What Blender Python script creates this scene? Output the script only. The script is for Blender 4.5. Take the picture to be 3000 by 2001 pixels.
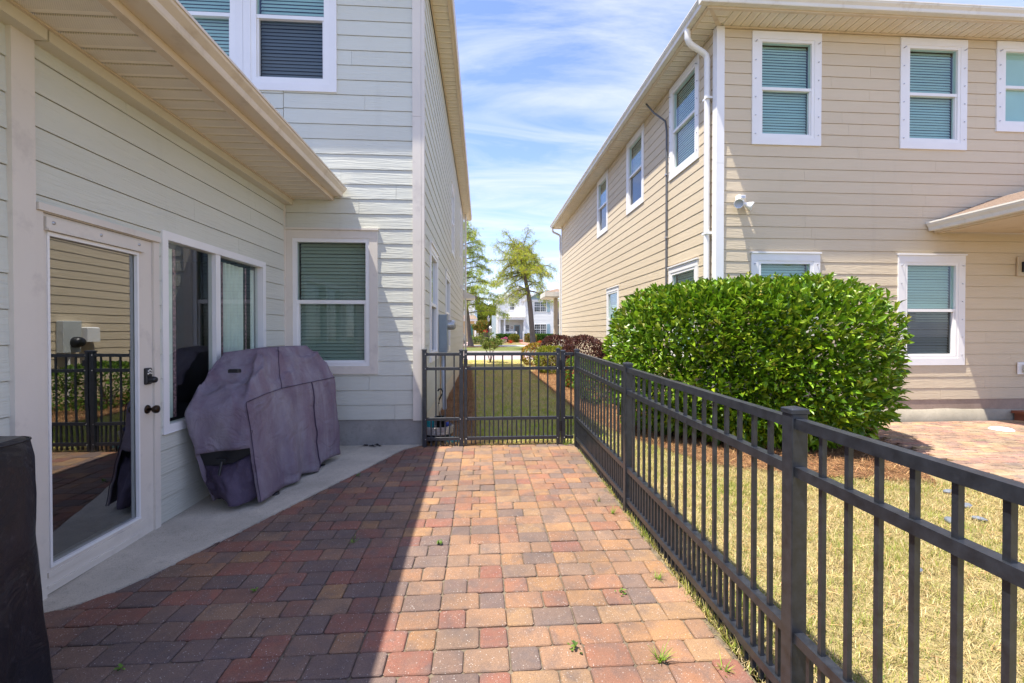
import bpy, bmesh, math, random
import numpy as np
from mathutils import Vector, Matrix, noise as mnoise

for o in list(bpy.data.objects):
    bpy.data.objects.remove(o)
S = bpy.context.scene
COL = S.collection
R = random.Random(7)
NR = np.random.default_rng(11)
rad = math.radians

# ------------------------------------------------------------------ camera
cam = bpy.data.cameras.new('camera')
cam.sensor_width = 36.0
cam.lens = 15.996
cam.shift_y = -15.5 / 3000.0
cam.clip_start = 0.05
cam.clip_end = 2000
camo = bpy.data.objects.new('camera', cam)
COL.objects.link(camo)
camo.location = (0, 0, 1.42)
camo.rotation_euler = (rad(90 - 0.6), 0, rad(-3.86))
S.camera = camo

# ------------------------------------------------------------------ light
SUN = Vector((.35, .145, -1)).normalized()          # direction the light travels
sun_el = math.asin(-SUN.z)
sun_az = math.atan2(-SUN.x, -SUN.y)                  # from +Y, clockwise
world = bpy.data.worlds.new('World')
S.world = world
world.use_nodes = True
wt = world.node_tree
wt.nodes.clear()
def wn(t, **kw):
    n = wt.nodes.new(t)
    for k, v in kw.items(): setattr(n, k, v)
    return n
w_out = wn('ShaderNodeOutputWorld')
w_bg = wn('ShaderNodeBackground')
w_bg.inputs['Strength'].default_value = 0.15
sky = wn('ShaderNodeTexSky', sky_type='NISHITA', sun_disc=False)
sky.sun_elevation = sun_el
sky.sun_rotation = sun_az
sky.altitude = 0
sky.air_density = 0.9
sky.dust_density = 0.3
sky.ozone_density = 2.6
# thin cirrus: a flat layer high above, mapped by dividing the view direction by its height
tc = wn('ShaderNodeTexCoord')
sep = wn('ShaderNodeSeparateXYZ'); wt.links.new(tc.outputs['Generated'], sep.inputs[0])
zc = wn('ShaderNodeMath', operation='MAXIMUM'); zc.inputs[1].default_value = 0.03
wt.links.new(sep.outputs['Z'], zc.inputs[0])
za = wn('ShaderNodeMath', operation='ADD'); za.inputs[1].default_value = 0.12
wt.links.new(zc.outputs[0], za.inputs[0])
dx = wn('ShaderNodeMath', operation='DIVIDE'); dy = wn('ShaderNodeMath', operation='DIVIDE')
wt.links.new(sep.outputs['X'], dx.inputs[0]); wt.links.new(za.outputs[0], dx.inputs[1])
wt.links.new(sep.outputs['Y'], dy.inputs[0]); wt.links.new(za.outputs[0], dy.inputs[1])
cmb = wn('ShaderNodeCombineXYZ')
wt.links.new(dx.outputs[0], cmb.inputs[0]); wt.links.new(dy.outputs[0], cmb.inputs[1])
mp = wn('ShaderNodeMapping'); mp.inputs['Rotation'].default_value = (0, 0, rad(-16)); mp.inputs['Scale'].default_value = (.75, 2.9, 1)
wt.links.new(cmb.outputs[0], mp.inputs[0])
n1 = wn('ShaderNodeTexNoise'); n1.inputs['Scale'].default_value = 1.15; n1.inputs['Detail'].default_value = 9; n1.inputs['Roughness'].default_value = .62; n1.inputs['Distortion'].default_value = .9
wt.links.new(mp.outputs[0], n1.inputs['Vector'])
n2 = wn('ShaderNodeTexNoise'); n2.inputs['Scale'].default_value = .55; n2.inputs['Detail'].default_value = 3
wt.links.new(mp.outputs[0], n2.inputs['Vector'])
mulc = wn('ShaderNodeMath', operation='ADD'); wt.links.new(n1.outputs['Fac'], mulc.inputs[0])
sc2 = wn('ShaderNodeMath', operation='MULTIPLY'); sc2.inputs[1].default_value = .75; wt.links.new(n2.outputs['Fac'], sc2.inputs[0])
wt.links.new(sc2.outputs[0], mulc.inputs[1])
rmp = wn('ShaderNodeValToRGB')
rmp.color_ramp.elements[0].position = .72; rmp.color_ramp.elements[0].color = (0, 0, 0, 1)
rmp.color_ramp.elements[1].position = 1.30; rmp.color_ramp.elements[1].color = (.55, .55, .55, 1)
wt.links.new(mulc.outputs[0], rmp.inputs[0])
mixc = wn('ShaderNodeMix', data_type='RGBA')
wt.links.new(rmp.outputs[0], mixc.inputs['Factor'])
gain = wn('ShaderNodeMix', data_type='RGBA', blend_type='MULTIPLY'); gain.inputs['Factor'].default_value = 1
gain.inputs['B'].default_value = (.93, .865, 1.02, 1)
wt.links.new(sky.outputs[0], gain.inputs['A'])
wt.links.new(gain.outputs['Result'], mixc.inputs['A'])
mixc.inputs['B'].default_value = (3.2, 3.3, 3.9, 1)
wt.links.new(mixc.outputs['Result'], w_bg.inputs['Color'])
wt.links.new(w_bg.outputs[0], w_out.inputs[0])

sl = bpy.data.lights.new('sun', 'SUN')
sl.energy = 3.9
sl.angle = rad(.53)
sl.color = (1.0, .94, .84)
so = bpy.data.objects.new('sun', sl)
COL.objects.link(so)
so.rotation_euler = SUN.to_track_quat('-Z', 'Y').to_euler()

S.render.engine = 'CYCLES'
S.view_settings.view_transform = 'Standard'
S.view_settings.look = 'None'
S.view_settings.gamma = 1
S.view_settings.use_curve_mapping = False
S.view_settings.exposure = 1.24
S.cycles.max_bounces = 8
S.cycles.transparent_max_bounces = 16

# ------------------------------------------------------------------ materials
def lin(r, g, b):
    f = lambda c: (c / 255 / 12.92) if c / 255 <= .04045 else ((c / 255 + .055) / 1.055) ** 2.4
    return (f(r), f(g), f(b))

class NT:
    def __init__(s, name):
        s.m = bpy.data.materials.new(name); s.m.use_nodes = True
        s.t = s.m.node_tree; s.t.nodes.clear()
        s.out = s.n('ShaderNodeOutputMaterial'); s.b = s.n('ShaderNodeBsdfPrincipled')
        s.l(s.b.outputs[0], s.out.inputs[0])
    def n(s, t, **kw):
        n = s.t.nodes.new(t)
        for k, v in kw.items(): setattr(n, k, v)
        return n
    def l(s, a, b): s.t.links.new(a, b)
    def pos(s, scale=(1, 1, 1), rnd=0.0, rot=(0, 0, 0)):
        g = s.n('ShaderNodeNewGeometry'); m = s.n('ShaderNodeMapping')
        m.inputs['Scale'].default_value = scale; m.inputs['Rotation'].default_value = rot
        s.l(g.outputs['Position'], m.inputs[0])
        if rnd:
            oi = s.n('ShaderNodeObjectInfo'); mu = s.n('ShaderNodeMath', operation='MULTIPLY'); mu.inputs[1].default_value = rnd
            s.l(oi.outputs['Random'], mu.inputs[0]); s.l(mu.outputs[0], m.inputs['Location'])
        return m.outputs[0]
    def noise(s, vec, scale, detail=4, rough=.55, dist=0):
        n = s.n('ShaderNodeTexNoise'); n.inputs['Scale'].default_value = scale; n.inputs['Detail'].default_value = detail
        n.inputs['Roughness'].default_value = rough; n.inputs['Distortion'].default_value = dist
        if vec: s.l(vec, n.inputs['Vector'])
        return n.outputs['Fac']
    def ramp(s, fac, stops):
        r = s.n('ShaderNodeValToRGB'); e = r.color_ramp.elements
        while len(e) < len(stops): e.new(.5)
        for i, (p, c) in enumerate(stops):
            e[i].position = p
            e[i].color = (c, c, c, 1) if isinstance(c, (int, float)) else (*c, 1)
        s.l(fac, r.inputs[0]); return r.outputs[0]
    def mix(s, fac, a, b, mode='MIX'):
        m = s.n('ShaderNodeMix', data_type='RGBA', blend_type=mode)
        for k, v in (('Factor', fac), ('A', a), ('B', b)):
            if isinstance(v, (int, float)): m.inputs[k].default_value = v
            elif isinstance(v, tuple): m.inputs[k].default_value = (*v, 1)
            else: s.l(v, m.inputs[k])
        return m.outputs['Result']
    def math(s, op, a, b=0.0):
        m = s.n('ShaderNodeMath', operation=op)
        for i, v in enumerate((a, b)):
            if isinstance(v, (int, float)): m.inputs[i].default_value = v
            else: s.l(v, m.inputs[i])
        return m.outputs[0]
    def bump(s, h, strength, dist):
        b = s.n('ShaderNodeBump'); b.inputs['Strength'].default_value = strength; b.inputs['Distance'].default_value = dist
        s.l(h, b.inputs['Height']); s.l(b.outputs[0], s.b.inputs['Normal'])
    def set(s, **kw):
        for k, v in kw.items():
            k = k.replace('_', ' ')
            if isinstance(v, tuple) and len(v) == 3: v = (*v, 1)
            if isinstance(v, (int, float, tuple)): s.b.inputs[k].default_value = v
            else: s.l(v, s.b.inputs[k])
        return s

def simple(name, c, rough=.5, var=.08, nscale=3.0, bump=0.0, bscale=60, metal=0.0, spec=.5, dirt=None):
    t = NT(name)
    p = t.pos()
    n = t.noise(p, nscale, 5, .6)
    dark = tuple(x * (1 - var) for x in c); lite = tuple(min(1, x * (1 + var)) for x in c)
    colr = t.mix(t.ramp(n, [(.3, 0.0), (.7, 1.0)]), dark, lite)
    if dirt:
        n2 = t.noise(p, nscale * 2.3, 6, .7)
        colr = t.mix(t.ramp(n2, [(.55, 0.0), (.75, .6)]), colr, dirt)
    t.set(Base_Color=colr, Roughness=rough, Metallic=metal, Specular_IOR_Level=spec)
    if bump: t.bump(t.noise(p, bscale, 4), bump, .002)
    return t.m

def siding_mat(name, c):
    t = NT(name)
    p = t.pos((1.7, 1.7, 26), 37.0)
    w = t.noise(p, .8, 3, .5, 1.6)
    rg = t.math('PINGPONG', t.math('MULTIPLY', w, 7.0), 1.0)      # ringed grain, embossed in the fibre cement
    fine = t.noise(t.pos((9, 9, 240), 11.0), 1.0, 3)
    oi = t.n('ShaderNodeObjectInfo')
    patch = t.noise(t.pos((.7, .7, 1.4)), 1.2, 4)
    v = t.math('ADD', t.math('MULTIPLY', oi.outputs['Random'], .05), t.math('MULTIPLY', patch, .12))
    d = tuple(x * .92 for x in c); l = tuple(x * 1.06 for x in c)
    colr = t.mix(t.math('MULTIPLY', v, 6.0), d, l)
    # faint dirt streaks
    st = t.noise(t.pos((7, 7, .6)), 1.0, 5, .6)
    colr = t.mix(t.ramp(st, [(.58, 0.0), (.8, .22)]), colr, tuple(x * .7 for x in c))
    sz = t.n('ShaderNodeSeparateXYZ'); gg = t.n('ShaderNodeNewGeometry'); t.l(gg.outputs['Position'], sz.inputs[0])
    low = t.ramp(t.math('ADD', t.math('MULTIPLY', sz.outputs['Z'], .55), t.math('MULTIPLY', patch, .5)), [(.30, .22), (.75, 0.0)])     # rain splash off the ground
    colr = t.mix(low, colr, (.30, .24, .17))
    t.set(Base_Color=colr, Roughness=.62, Specular_IOR_Level=.35)
    h = t.math('ADD', t.math('MULTIPLY', rg, 1.0), t.math('MULTIPLY', fine, .5))
    t.bump(h, .5, .0034)
    return t.m

def soffit_mat(name, c):
    t = NT(name)
    g = t.n('ShaderNodeNewGeometry'); sx = t.n('ShaderNodeSeparateXYZ'); t.l(g.outputs['Position'], sx.inputs[0])
    k = 2 * math.pi / .0165
    a = t.math('SINE', t.math('MULTIPLY', t.math('ADD', sx.outputs['X'], sx.outputs['Y']), k))
    b = t.math('SINE', t.math('MULTIPLY', t.math('SUBTRACT', sx.outputs['X'], sx.outputs['Y']), k))
    h = t.math('MULTIPLY', a, b)
    hole = t.ramp(h, [(.55, 0.0), (.7, 1.0)])
    n = t.noise(t.pos(), 3.5, 5)
    colr = t.mix(t.ramp(n, [(.35, 0.0), (.7, 1.0)]), tuple(x * .88 for x in c), c)
    colr = t.mix(t.math('MULTIPLY', hole, .6), colr, tuple(x * .16 for x in c))
    t.set(Base_Color=colr, Roughness=.5)
    return t.m

def tint_mat(name, rough=.5, transl=0.0, spec=.5, obj=False, vary=.0):
    t = NT(name)
    a = t.n('ShaderNodeAttribute', attribute_name='tint')
    colr = a.outputs['Color']
    if vary:
        n = t.noise(t.pos(), 3.0, 3)
        colr = t.mix(t.ramp(n, [(.3, 0.0), (.7, vary)]), colr, (.02, .02, .02), 'MULTIPLY')
    t.set(Base_Color=colr, Roughness=rough, Specular_IOR_Level=spec)
    if transl:
        tr = t.n('ShaderNodeBsdfTranslucent'); t.l(colr, tr.inputs[0])
        m = t.n('ShaderNodeMixShader'); m.inputs[0].default_value = transl
        t.l(t.b.outputs[0], m.inputs[1]); t.l(tr.outputs[0], m.inputs[2]); t.l(m.outputs[0], t.out.inputs[0])
    return t.m

def glass_mat(name, tint, base, ior=1.5, wav=0.0):
    t = NT(name)
    tr = t.n('ShaderNodeBsdfTransparent'); tr.inputs[0].default_value = (*tint, 1)
    gl = t.n('ShaderNodeBsdfGlossy'); gl.inputs['Roughness'].default_value = 0.0; gl.inputs[0].default_value = (.95, .98, 1, 1)
    lw = t.n('ShaderNodeLayerWeight'); lw.inputs['Blend'].default_value = .5          # facing: the same from both sides of the sheet
    f = t.math('ADD', t.math('MULTIPLY', t.math('POWER', lw.outputs['Facing'], 4.0), .85), base)
    m = t.n('ShaderNodeMixShader'); t.l(f, m.inputs[0]); t.l(tr.outputs[0], m.inputs[1]); t.l(gl.outputs[0], m.inputs[2])
    if wav:
        b = t.n('ShaderNodeBump'); b.inputs['Strength'].default_value = wav; b.inputs['Distance'].default_value = .02
        t.l(t.noise(t.pos((1, 1, .7)), 2.2, 1), b.inputs['Height']); t.l(b.outputs[0], gl.inputs['Normal'])
    t.l(m.outputs[0], t.out.inputs[0])
    return t.m

def paver_mat(name, use_obj):
    t = NT(name)
    if use_obj:
        oi = t.n('ShaderNodeObjectInfo'); c = oi.outputs['Color']
        off = 91.0
    else:
        a = t.n('ShaderNodeAttribute', attribute_name='tint'); c = a.outputs['Color']; off = 0
    p = t.pos((1, 1, 1), off)
    n = t.noise(p, 7.0, 4, .6, .4)
    c = t.mix(t.ramp(n, [(.46, 0.0), (.68, .62)]), c, (.13, .112, .115))       # charcoal blend through the clay colour
    n3 = t.noise(p, 16, 5, .7)
    c = t.mix(t.ramp(n3, [(.35, .35), (.7, 0.0)]), c, (.33, .21, .14))
    stain = t.noise(t.pos(), 1.3, 6, .65)
    c = t.mix(t.ramp(stain, [(.38, .42), (.6, 0.0)]), c, (.10, .08, .07))
    fine = t.noise(p, 260, 3, .7)
    c = t.mix(t.ramp(fine, [(.3, .55), (.62, 0.0)]), c, (.03, .025, .025))
    vo = t.n('ShaderNodeTexVoronoi', feature='F1'); vo.inputs['Scale'].default_value = 150; t.l(p, vo.inputs['Vector'])
    vr = t.n('ShaderNodeSeparateColor'); t.l(vo.outputs['Color'], vr.inputs[0])
    pick = t.math('GREATER_THAN', vr.outputs[0], .72)
    near = t.math('LESS_THAN', vo.outputs['Distance'], t.math('MULTIPLY', vr.outputs[1], .42))
    spk = t.math('MULTIPLY', pick, near)
    c = t.mix(t.math('MULTIPLY', spk, t.math('ADD', t.math('MULTIPLY', vr.outputs[2], .6), .08)), c, (.58, .53, .48))
    t.set(Base_Color=c, Roughness=.85, Specular_IOR_Level=.25)
    t.bump(t.math('ADD', t.math('MULTIPLY', fine, .6), t.noise(p, 60, 4)), .5, .003)
    return t.m

def concrete_mat(name, c, speck=.5):
    t = NT(name)
    p = t.pos()
    n = t.noise(p, 2.2, 7, .62)
    colr = t.mix(t.ramp(n, [(.3, 0.0), (.72, 1.0)]), tuple(x * .72 for x in c), tuple(x * 1.12 for x in c))
    s = t.noise(p, 18, 6, .7)
    colr = t.mix(t.ramp(s, [(.52, 0.0), (.72, .5)]), colr, tuple(x * .55 for x in c))
    f = t.noise(p, 190, 2, .6)
    colr = t.mix(t.math('MULTIPLY', t.ramp(f, [(.60, 0.0), (.70, 1.0)]), speck), colr, (.6, .57, .52))
    colr = t.mix(t.math('MULTIPLY', t.ramp(f, [(.3, 1.0), (.40, 0.0)]), speck * .7), colr, (.05, .045, .04))
    t.set(Base_Color=colr, Roughness=.9, Specular_IOR_Level=.2)
    t.bump(f, .4, .002)
    return t.m

M = {}
M['sage'] = siding_mat('sage_siding_paint', (.63, .635, .55))
M['beige'] = siding_mat('beige_siding_paint', (.63, .525, .37))
M['whitesiding'] = siding_mat('white_siding_paint', (.78, .78, .76))
M['white'] = simple('white_trim_paint', (.80, .785, .765), .4, .04, 2.0, .15, 40)
M['offwhite'] = simple('offwhite_trim_paint', (.70, .64, .555), .5, .05, 1.5, .2, 60, dirt=(.45, .40, .36))
M['cream'] = simple('cream_aluminium', (.68, .57, .43), .42, .05, 1.6, dirt=(.40, .30, .20))
M['frieze'] = simple('sage_cream_trim', (.66, .61, .49), .55, .05, 2)
M['soffit'] = soffit_mat('perforated_soffit', (.84, .765, .64))
M['soffit_plain'] = simple('soffit_margin', (.84, .765, .64), .5, .05, 3)
M['vinyl'] = simple('white_vinyl', (.82, .805, .78), .3, .03, 3)
M['gutter'] = simple('white_gutter', (.74, .71, .64), .3, .05, 2, dirt=(.5, .43, .33))
M['gutter_tan'] = simple('tan_gutter', (.70, .61, .49), .35, .06, 2, dirt=(.46, .36, .25))
M['black_metal'] = simple('black_powder_coat', (.021, .024, .031), .36, .45, 26, .15, 180, spec=.6)
M['black_plastic'] = simple('black_plastic', (.012, .012, .014), .4, .1)
M['steel'] = simple('zinc_steel', (.5, .5, .52), .35, .1, 9, metal=.9)
M['bronze'] = simple('oil_rubbed_bronze', (.045, .030, .020), .32, .3, 30, metal=.8)
M['found'] = concrete_mat('block_foundation', (.33, .31, .285), .15)
M['found_tan'] = concrete_mat('tan_foundation', (.36, .275, .215), .1)
M['parge'] = concrete_mat('parged_cement', (.40, .36, .28), .1)
M['slab'] = concrete_mat('concrete_slab', (.56, .505, .41), .95)
M['walk'] = concrete_mat('pale_concrete', (.55, .52, .47), .2)
M['paver'] = paver_mat('tumbled_paver', True)
M['paver_far'] = paver_mat('tumbled_paver_joined', False)
M['sand'] = simple('joint_sand', (.16, .125, .085), .95, .4, 30, .5, 120)
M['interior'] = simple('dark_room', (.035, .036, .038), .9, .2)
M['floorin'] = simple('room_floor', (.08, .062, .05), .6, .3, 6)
M['blind'] = simple('blind_slat', (.66, .70, .66), .5, .03)
M['curtain'] = simple('pale_curtain', (.78, .82, .76), .8, .08, 8)
M['curtain_trim'] = simple('patterned_curtain_edge', (.30, .16, .18), .8, .9, 45)
M['glass'] = glass_mat('window_glass', (.66, .84, .80), .07)
M['glass_grey'] = glass_mat('grey_green_glass', (.54, .63, .57), .06)
M['glass_clear'] = glass_mat('clear_glass', (.84, .90, .84), .10)
M['glass_screen'] = glass_mat('screened_glass', (.40, .44, .47), .03)
M['glass_door'] = glass_mat('door_glass', (.62, .70, .68), .27, 1.5, .05)
M['asphalt_shingle'] = simple('brown_shingle', (.24, .17, .125), .9, .35, 40, .6, 200)
M['dark_shingle'] = simple('dark_shingle', (.10, .10, .115), .9, .35, 40, .6, 200)
M['grill'] = None
M['leaf'] = tint_mat('glossy_leaf', .36, .25, .4)
M['leaf_soft'] = tint_mat('soft_leaf', .55, .42, .3)
M['grass'] = tint_mat('grass_blade', .6, .25, .3)
M['needle'] = tint_mat('pine_straw', .8, .0, .2)
M['tinted'] = tint_mat('tinted_paint', .55, 0, .4)

def bark_mat(name, c):
    t = NT(name); p = t.pos((9, 9, 1.6))
    n = t.noise(p, 2.4, 6, .7)
    t.set(Base_Color=t.mix(t.ramp(n, [(.3, 0.0), (.7, 1.0)]), tuple(x * .5 for x in c), c), Roughness=.9)
    t.bump(n, .8, .03); return t.m
M['bark'] = bark_mat('bark', (.19, .145, .12))
M['twig'] = simple('twig_bark', (.16, .12, .095), .9, .3, 20)

def fabric_mat(name, a, b, rough=.75, wr=.5, streak=None):
    t = NT(name); p = t.pos()
    n = t.noise(t.pos((2.2, 2.2, .9)), 2.0, 6, .62, .4)
    c = t.mix(t.ramp(n, [(.36, 0.0), (.66, 1.0)]), a, b)
    if streak:
        st = t.noise(t.pos((5.5, 5.5, .7)), 1.3, 5, .6, .5)
        c = t.mix(t.ramp(st, [(.47, 0.0), (.68, .6)]), c, streak)
    weave = t.noise(p, 420, 2)
    c = t.mix(t.ramp(weave, [(.3, .3), (.7, 0.0)]), c, tuple(x * .5 for x in a))
    dust = t.noise(p, 34, 6, .7)
    c = t.mix(t.ramp(dust, [(.58, 0.0), (.8, .25)]), c, (.30, .28, .29))
    t.set(Base_Color=c, Roughness=rough, Specular_IOR_Level=.3)
    crease = t.noise(t.pos((1, 1, 1.2)), 4.2, 5, .5, 1.2)
    t.bump(t.math('ADD', t.math('PINGPONG', t.math('MULTIPLY', crease, 5.0), 1.0), t.math('MULTIPLY', weave, .15)), wr, .008)
    return t.m
M['cover'] = fabric_mat('faded_purple_cover', (.175, .135, .175), (.28, .25, .28), .62, .85, (.18, .11, .145))
M['cover_dark'] = fabric_mat('dark_purple_cover', (.045, .030, .055), (.10, .075, .115))
M['cover_black'] = fabric_mat('black_vinyl_cover', (.010, .010, .014), (.026, .025, .032), .33, .5)

def ground_mat(name, a, b, c, sc=1.0):
    t = NT(name); p = t.pos()
    n = t.noise(p, .9 * sc, 6, .65); n2 = t.noise(p, 9 * sc, 6, .7); n3 = t.noise(p, 85 * sc, 3, .7)
    col = t.mix(t.ramp(n, [(.35, 0.0), (.65, 1.0)]), a, b)
    col = t.mix(t.ramp(n2, [(.45, 0.0), (.7, .7)]), col, c)
    col = t.mix(t.ramp(n3, [(.3, .6), (.6, 0.0)]), col, tuple(x * .35 for x in a))
    t.set(Base_Color=col, Roughness=.95, Specular_IOR_Level=.15)
    t.bump(n3, .9, .012); return t.m
M['lawn'] = ground_mat('dormant_lawn', (.36, .285, .12), (.43, .35, .17), (.25, .235, .07))
M['lawn_green'] = ground_mat('green_lawn', (.11, .15, .03), (.19, .20, .055), (.24, .20, .08), .7)
M['mulch'] = ground_mat('pine_straw_bed', (.20, .105, .05), (.27, .15, .075), (.10, .055, .03), 2.0)
M['soil'] = ground_mat('sandy_ground', (.22, .18, .10), (.20, .19, .08), (.16, .13, .08), .4)

# ------------------------------------------------------------------ object helpers
class MB:
    """collects boxes, prisms and tubes into one mesh"""
    def __init__(s): s.v = []; s.f = []; s.mi = []; s.cur = 0; s.sm = []
    def add(s, vs, fs, smooth=False):
        o = len(s.v); s.v += [tuple(v) for v in vs]
        for f in fs: s.f.append(tuple(i + o for i in f)); s.mi.append(s.cur); s.sm.append(smooth)
        return s
    def box(s, a, b, fr=None):
        x0, y0, z0 = a; x1, y1, z1 = b
        vs = [(x0, y0, z0), (x1, y0, z0), (x1, y1, z0), (x0, y1, z0), (x0, y0, z1), (x1, y0, z1), (x1, y1, z1), (x0, y1, z1)]
        fs = [(0, 3, 2, 1), (4, 5, 6, 7), (0, 1, 5, 4), (1, 2, 6, 5), (2, 3, 7, 6), (3, 0, 4, 7)]
        if fr:
            vs = [fr(*v) for v in vs]
        return s.add(vs, fs)
    def cbox(s, a, b, c=.004, fr=None):
        """box with chamfered vertical and top edges"""
        x0, y0, z0 = a; x1, y1, z1 = b
        ring = lambda i, z: [(x0 + c + i, y0 + i, z), (x1 - c - i, y0 + i, z), (x1 - i, y0 + c + i, z), (x1 - i, y1 - c - i, z), (x1 - c - i, y1 - i, z), (x0 + c + i, y1 - i, z), (x0 + i, y1 - c - i, z), (x0 + i, y0 + c + i, z)]
        vs = ring(0, z0) + ring(0, z1 - c) + ring(c, z1)
        fs = []
        for k in range(2):
            for i in range(8):
                j = (i + 1) % 8; fs.append((k * 8 + i, k * 8 + j, k * 8 + 8 + j, k * 8 + 8 + i))
        fs.append(tuple(range(16, 24))); fs.append(tuple(reversed(range(8))))
        if fr: vs = [fr(*v) for v in vs]
        return s.add(vs, fs)
    def prism(s, poly, z0, z1, fr=None):
        n = len(poly)
        vs = [(x, y, z0) for x, y in poly] + [(x, y, z1) for x, y in poly]
        fs = [tuple(reversed(range(n))), tuple(range(n, 2 * n))] + [(i, (i + 1) % n, n + (i + 1) % n, n + i) for i in range(n)]
        if fr: vs = [fr(*v) for v in vs]
        return s.add(vs, fs)
    def tube(s, pts, radii, seg=8, cap=True):
        pts = [Vector(p) for p in pts]
        if isinstance(radii, (int, float)): radii = [radii] * len(pts)
        rings = []
        up = Vector((0, 0, 1))
        for i, p in enumerate(pts):
            d = (pts[min(i + 1, len(pts) - 1)] - pts[max(i - 1, 0)]).normalized()
            a = d.cross(up if abs(d.z) < .95 else Vector((1, 0, 0))).normalized(); b = d.cross(a).normalized()
            rings.append([p + (a * math.cos(2 * math.pi * k / seg) + b * math.sin(2 * math.pi * k / seg)) * radii[i] for k in range(seg)])
        vs = [v for r in rings for v in r]; fs = []
        for i in range(len(pts) - 1):
            for k in range(seg):
                k2 = (k + 1) % seg
                fs.append((i * seg + k, i * seg + k2, (i + 1) * seg + k2, (i + 1) * seg + k))
        s.add(vs, fs, True)
        if cap:
            s.add([vs[k] for k in range(seg)], [tuple(range(seg))])
            s.add([vs[(len(pts) - 1) * seg + k] for k in range(seg)], [tuple(reversed(range(seg)))])
        return s
    def lathe(s, prof, seg=16, c=(0, 0, 0), fr=None):
        """profile of (radius, height), turned round the vertical through c"""
        vs = []; fs = []
        for r, z in prof:
            for k in range(seg):
                a = 2 * math.pi * k / seg; vs.append((c[0] + r * math.cos(a), c[1] + r * math.sin(a), c[2] + z))
        for i in range(len(prof) - 1):
            for k in range(seg):
                k2 = (k + 1) % seg; fs.append((i * seg + k, i * seg + k2, (i + 1) * seg + k2, (i + 1) * seg + k))
        if fr: vs = [fr(*v) for v in vs]
        return s.add(vs, fs, True)
    def mesh(s, name, mats):
        me = bpy.data.meshes.new(name)
        me.from_pydata(s.v, [], s.f)
        if not isinstance(mats, (list, tuple)): mats = [mats]
        for m in mats: me.materials.append(m)
        me.polygons.foreach_set('material_index', s.mi)
        me.polygons.foreach_set('use_smooth', s.sm)
        bm = bmesh.new(); bm.from_mesh(me); bmesh.ops.recalc_face_normals(bm, faces=bm.faces); bm.to_mesh(me); bm.free()
        me.update(); return me
    def build(s, name, mats, parent=None, **props):
        o = bpy.data.objects.new(name, s.mesh(name, mats)); COL.objects.link(o)
        if parent: adopt(o, parent)
        for k, v in props.items(): o[k] = v
        return o

WORLD = {}
def wloc(o):
    v = Vector(o.location)
    return v
def adopt(o, parent):
    """parent a mesh whose vertices are in world coordinates"""
    o.parent = parent
    L = Vector(WORLD.get(parent.name, (0, 0, 0)))
    o.matrix_parent_inverse = Matrix.Translation(-L)
    WORLD[o.name] = tuple(Vector(o.location)) if o.location.length else (0, 0, 0)
def thing(name, label, cat, loc=(0, 0, 0), group=None):
    o = bpy.data.objects.new(name, None); COL.objects.link(o)
    o.location = loc; o.empty_display_size = .1
    o['label'] = label; o['category'] = cat
    if group: o['group'] = group
    WORLD[o.name] = tuple(loc)
    return o
def tag(o, label, cat, group=None):
    o['label'] = label; o['category'] = cat
    if group: o['group'] = group
    return o
def linkobj(name, me, parent=None, loc=(0, 0, 0)):
    o = bpy.data.objects.new(name, me); COL.objects.link(o)
    o.location = loc
    if parent:
        o.parent = parent
        o.matrix_parent_inverse = Matrix.Translation(-Vector(WORLD.get(parent.name, (0, 0, 0))))
    return o
def np_mesh(name, V, F, mat, tint=None, smooth=False):
    """V (n,3), F (m,k) -> mesh, tint per vertex"""
    me = bpy.data.meshes.new(name)
    V = np.asarray(V, dtype=np.float32); F = np.asarray(F, dtype=np.int32)
    k = F.shape[1]
    me.vertices.add(len(V)); me.vertices.foreach_set('co', V.ravel())
    me.loops.add(F.size); me.loops.foreach_set('vertex_index', F.ravel())
    me.polygons.add(len(F)); me.polygons.foreach_set('loop_start', np.arange(0, F.size, k, dtype=np.int32))
    me.polygons.foreach_set('loop_total', np.full(len(F), k, dtype=np.int32))
    me.polygons.foreach_set('use_smooth', np.full(len(F), smooth))
    me.materials.append(mat)
    if tint is not None:
        a = me.color_attributes.new('tint', 'FLOAT_COLOR', 'POINT')
        c = np.ones((len(V), 4), dtype=np.float32); c[:, :3] = tint
        a.data.foreach_set('color', c.ravel())
    me.update(calc_edges=True); return me
def scatter(name, bv, bf, pos, rot, scale, tint, mat, smooth=False):
    """copies of a small base mesh joined into one; rot (N,3,3), scale (N,) or (N,3)"""
    bv = np.asarray(bv, float); bf = np.asarray(bf, int); N = len(pos)
    sc = np.asarray(scale, float)
    if sc.ndim == 1: sc = sc[:, None] * np.ones(3)
    v = np.einsum('nij,nkj->nki', rot, bv[None] * sc[:, None, :]) + np.asarray(pos)[:, None, :]
    f = bf[None] + (np.arange(N) * len(bv))[:, None, None]
    t = np.repeat(np.asarray(tint), len(bv), axis=0)
    return np_mesh(name, v.reshape(-1, 3), f.reshape(-1, bf.shape[1]), mat, t, smooth)
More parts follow.
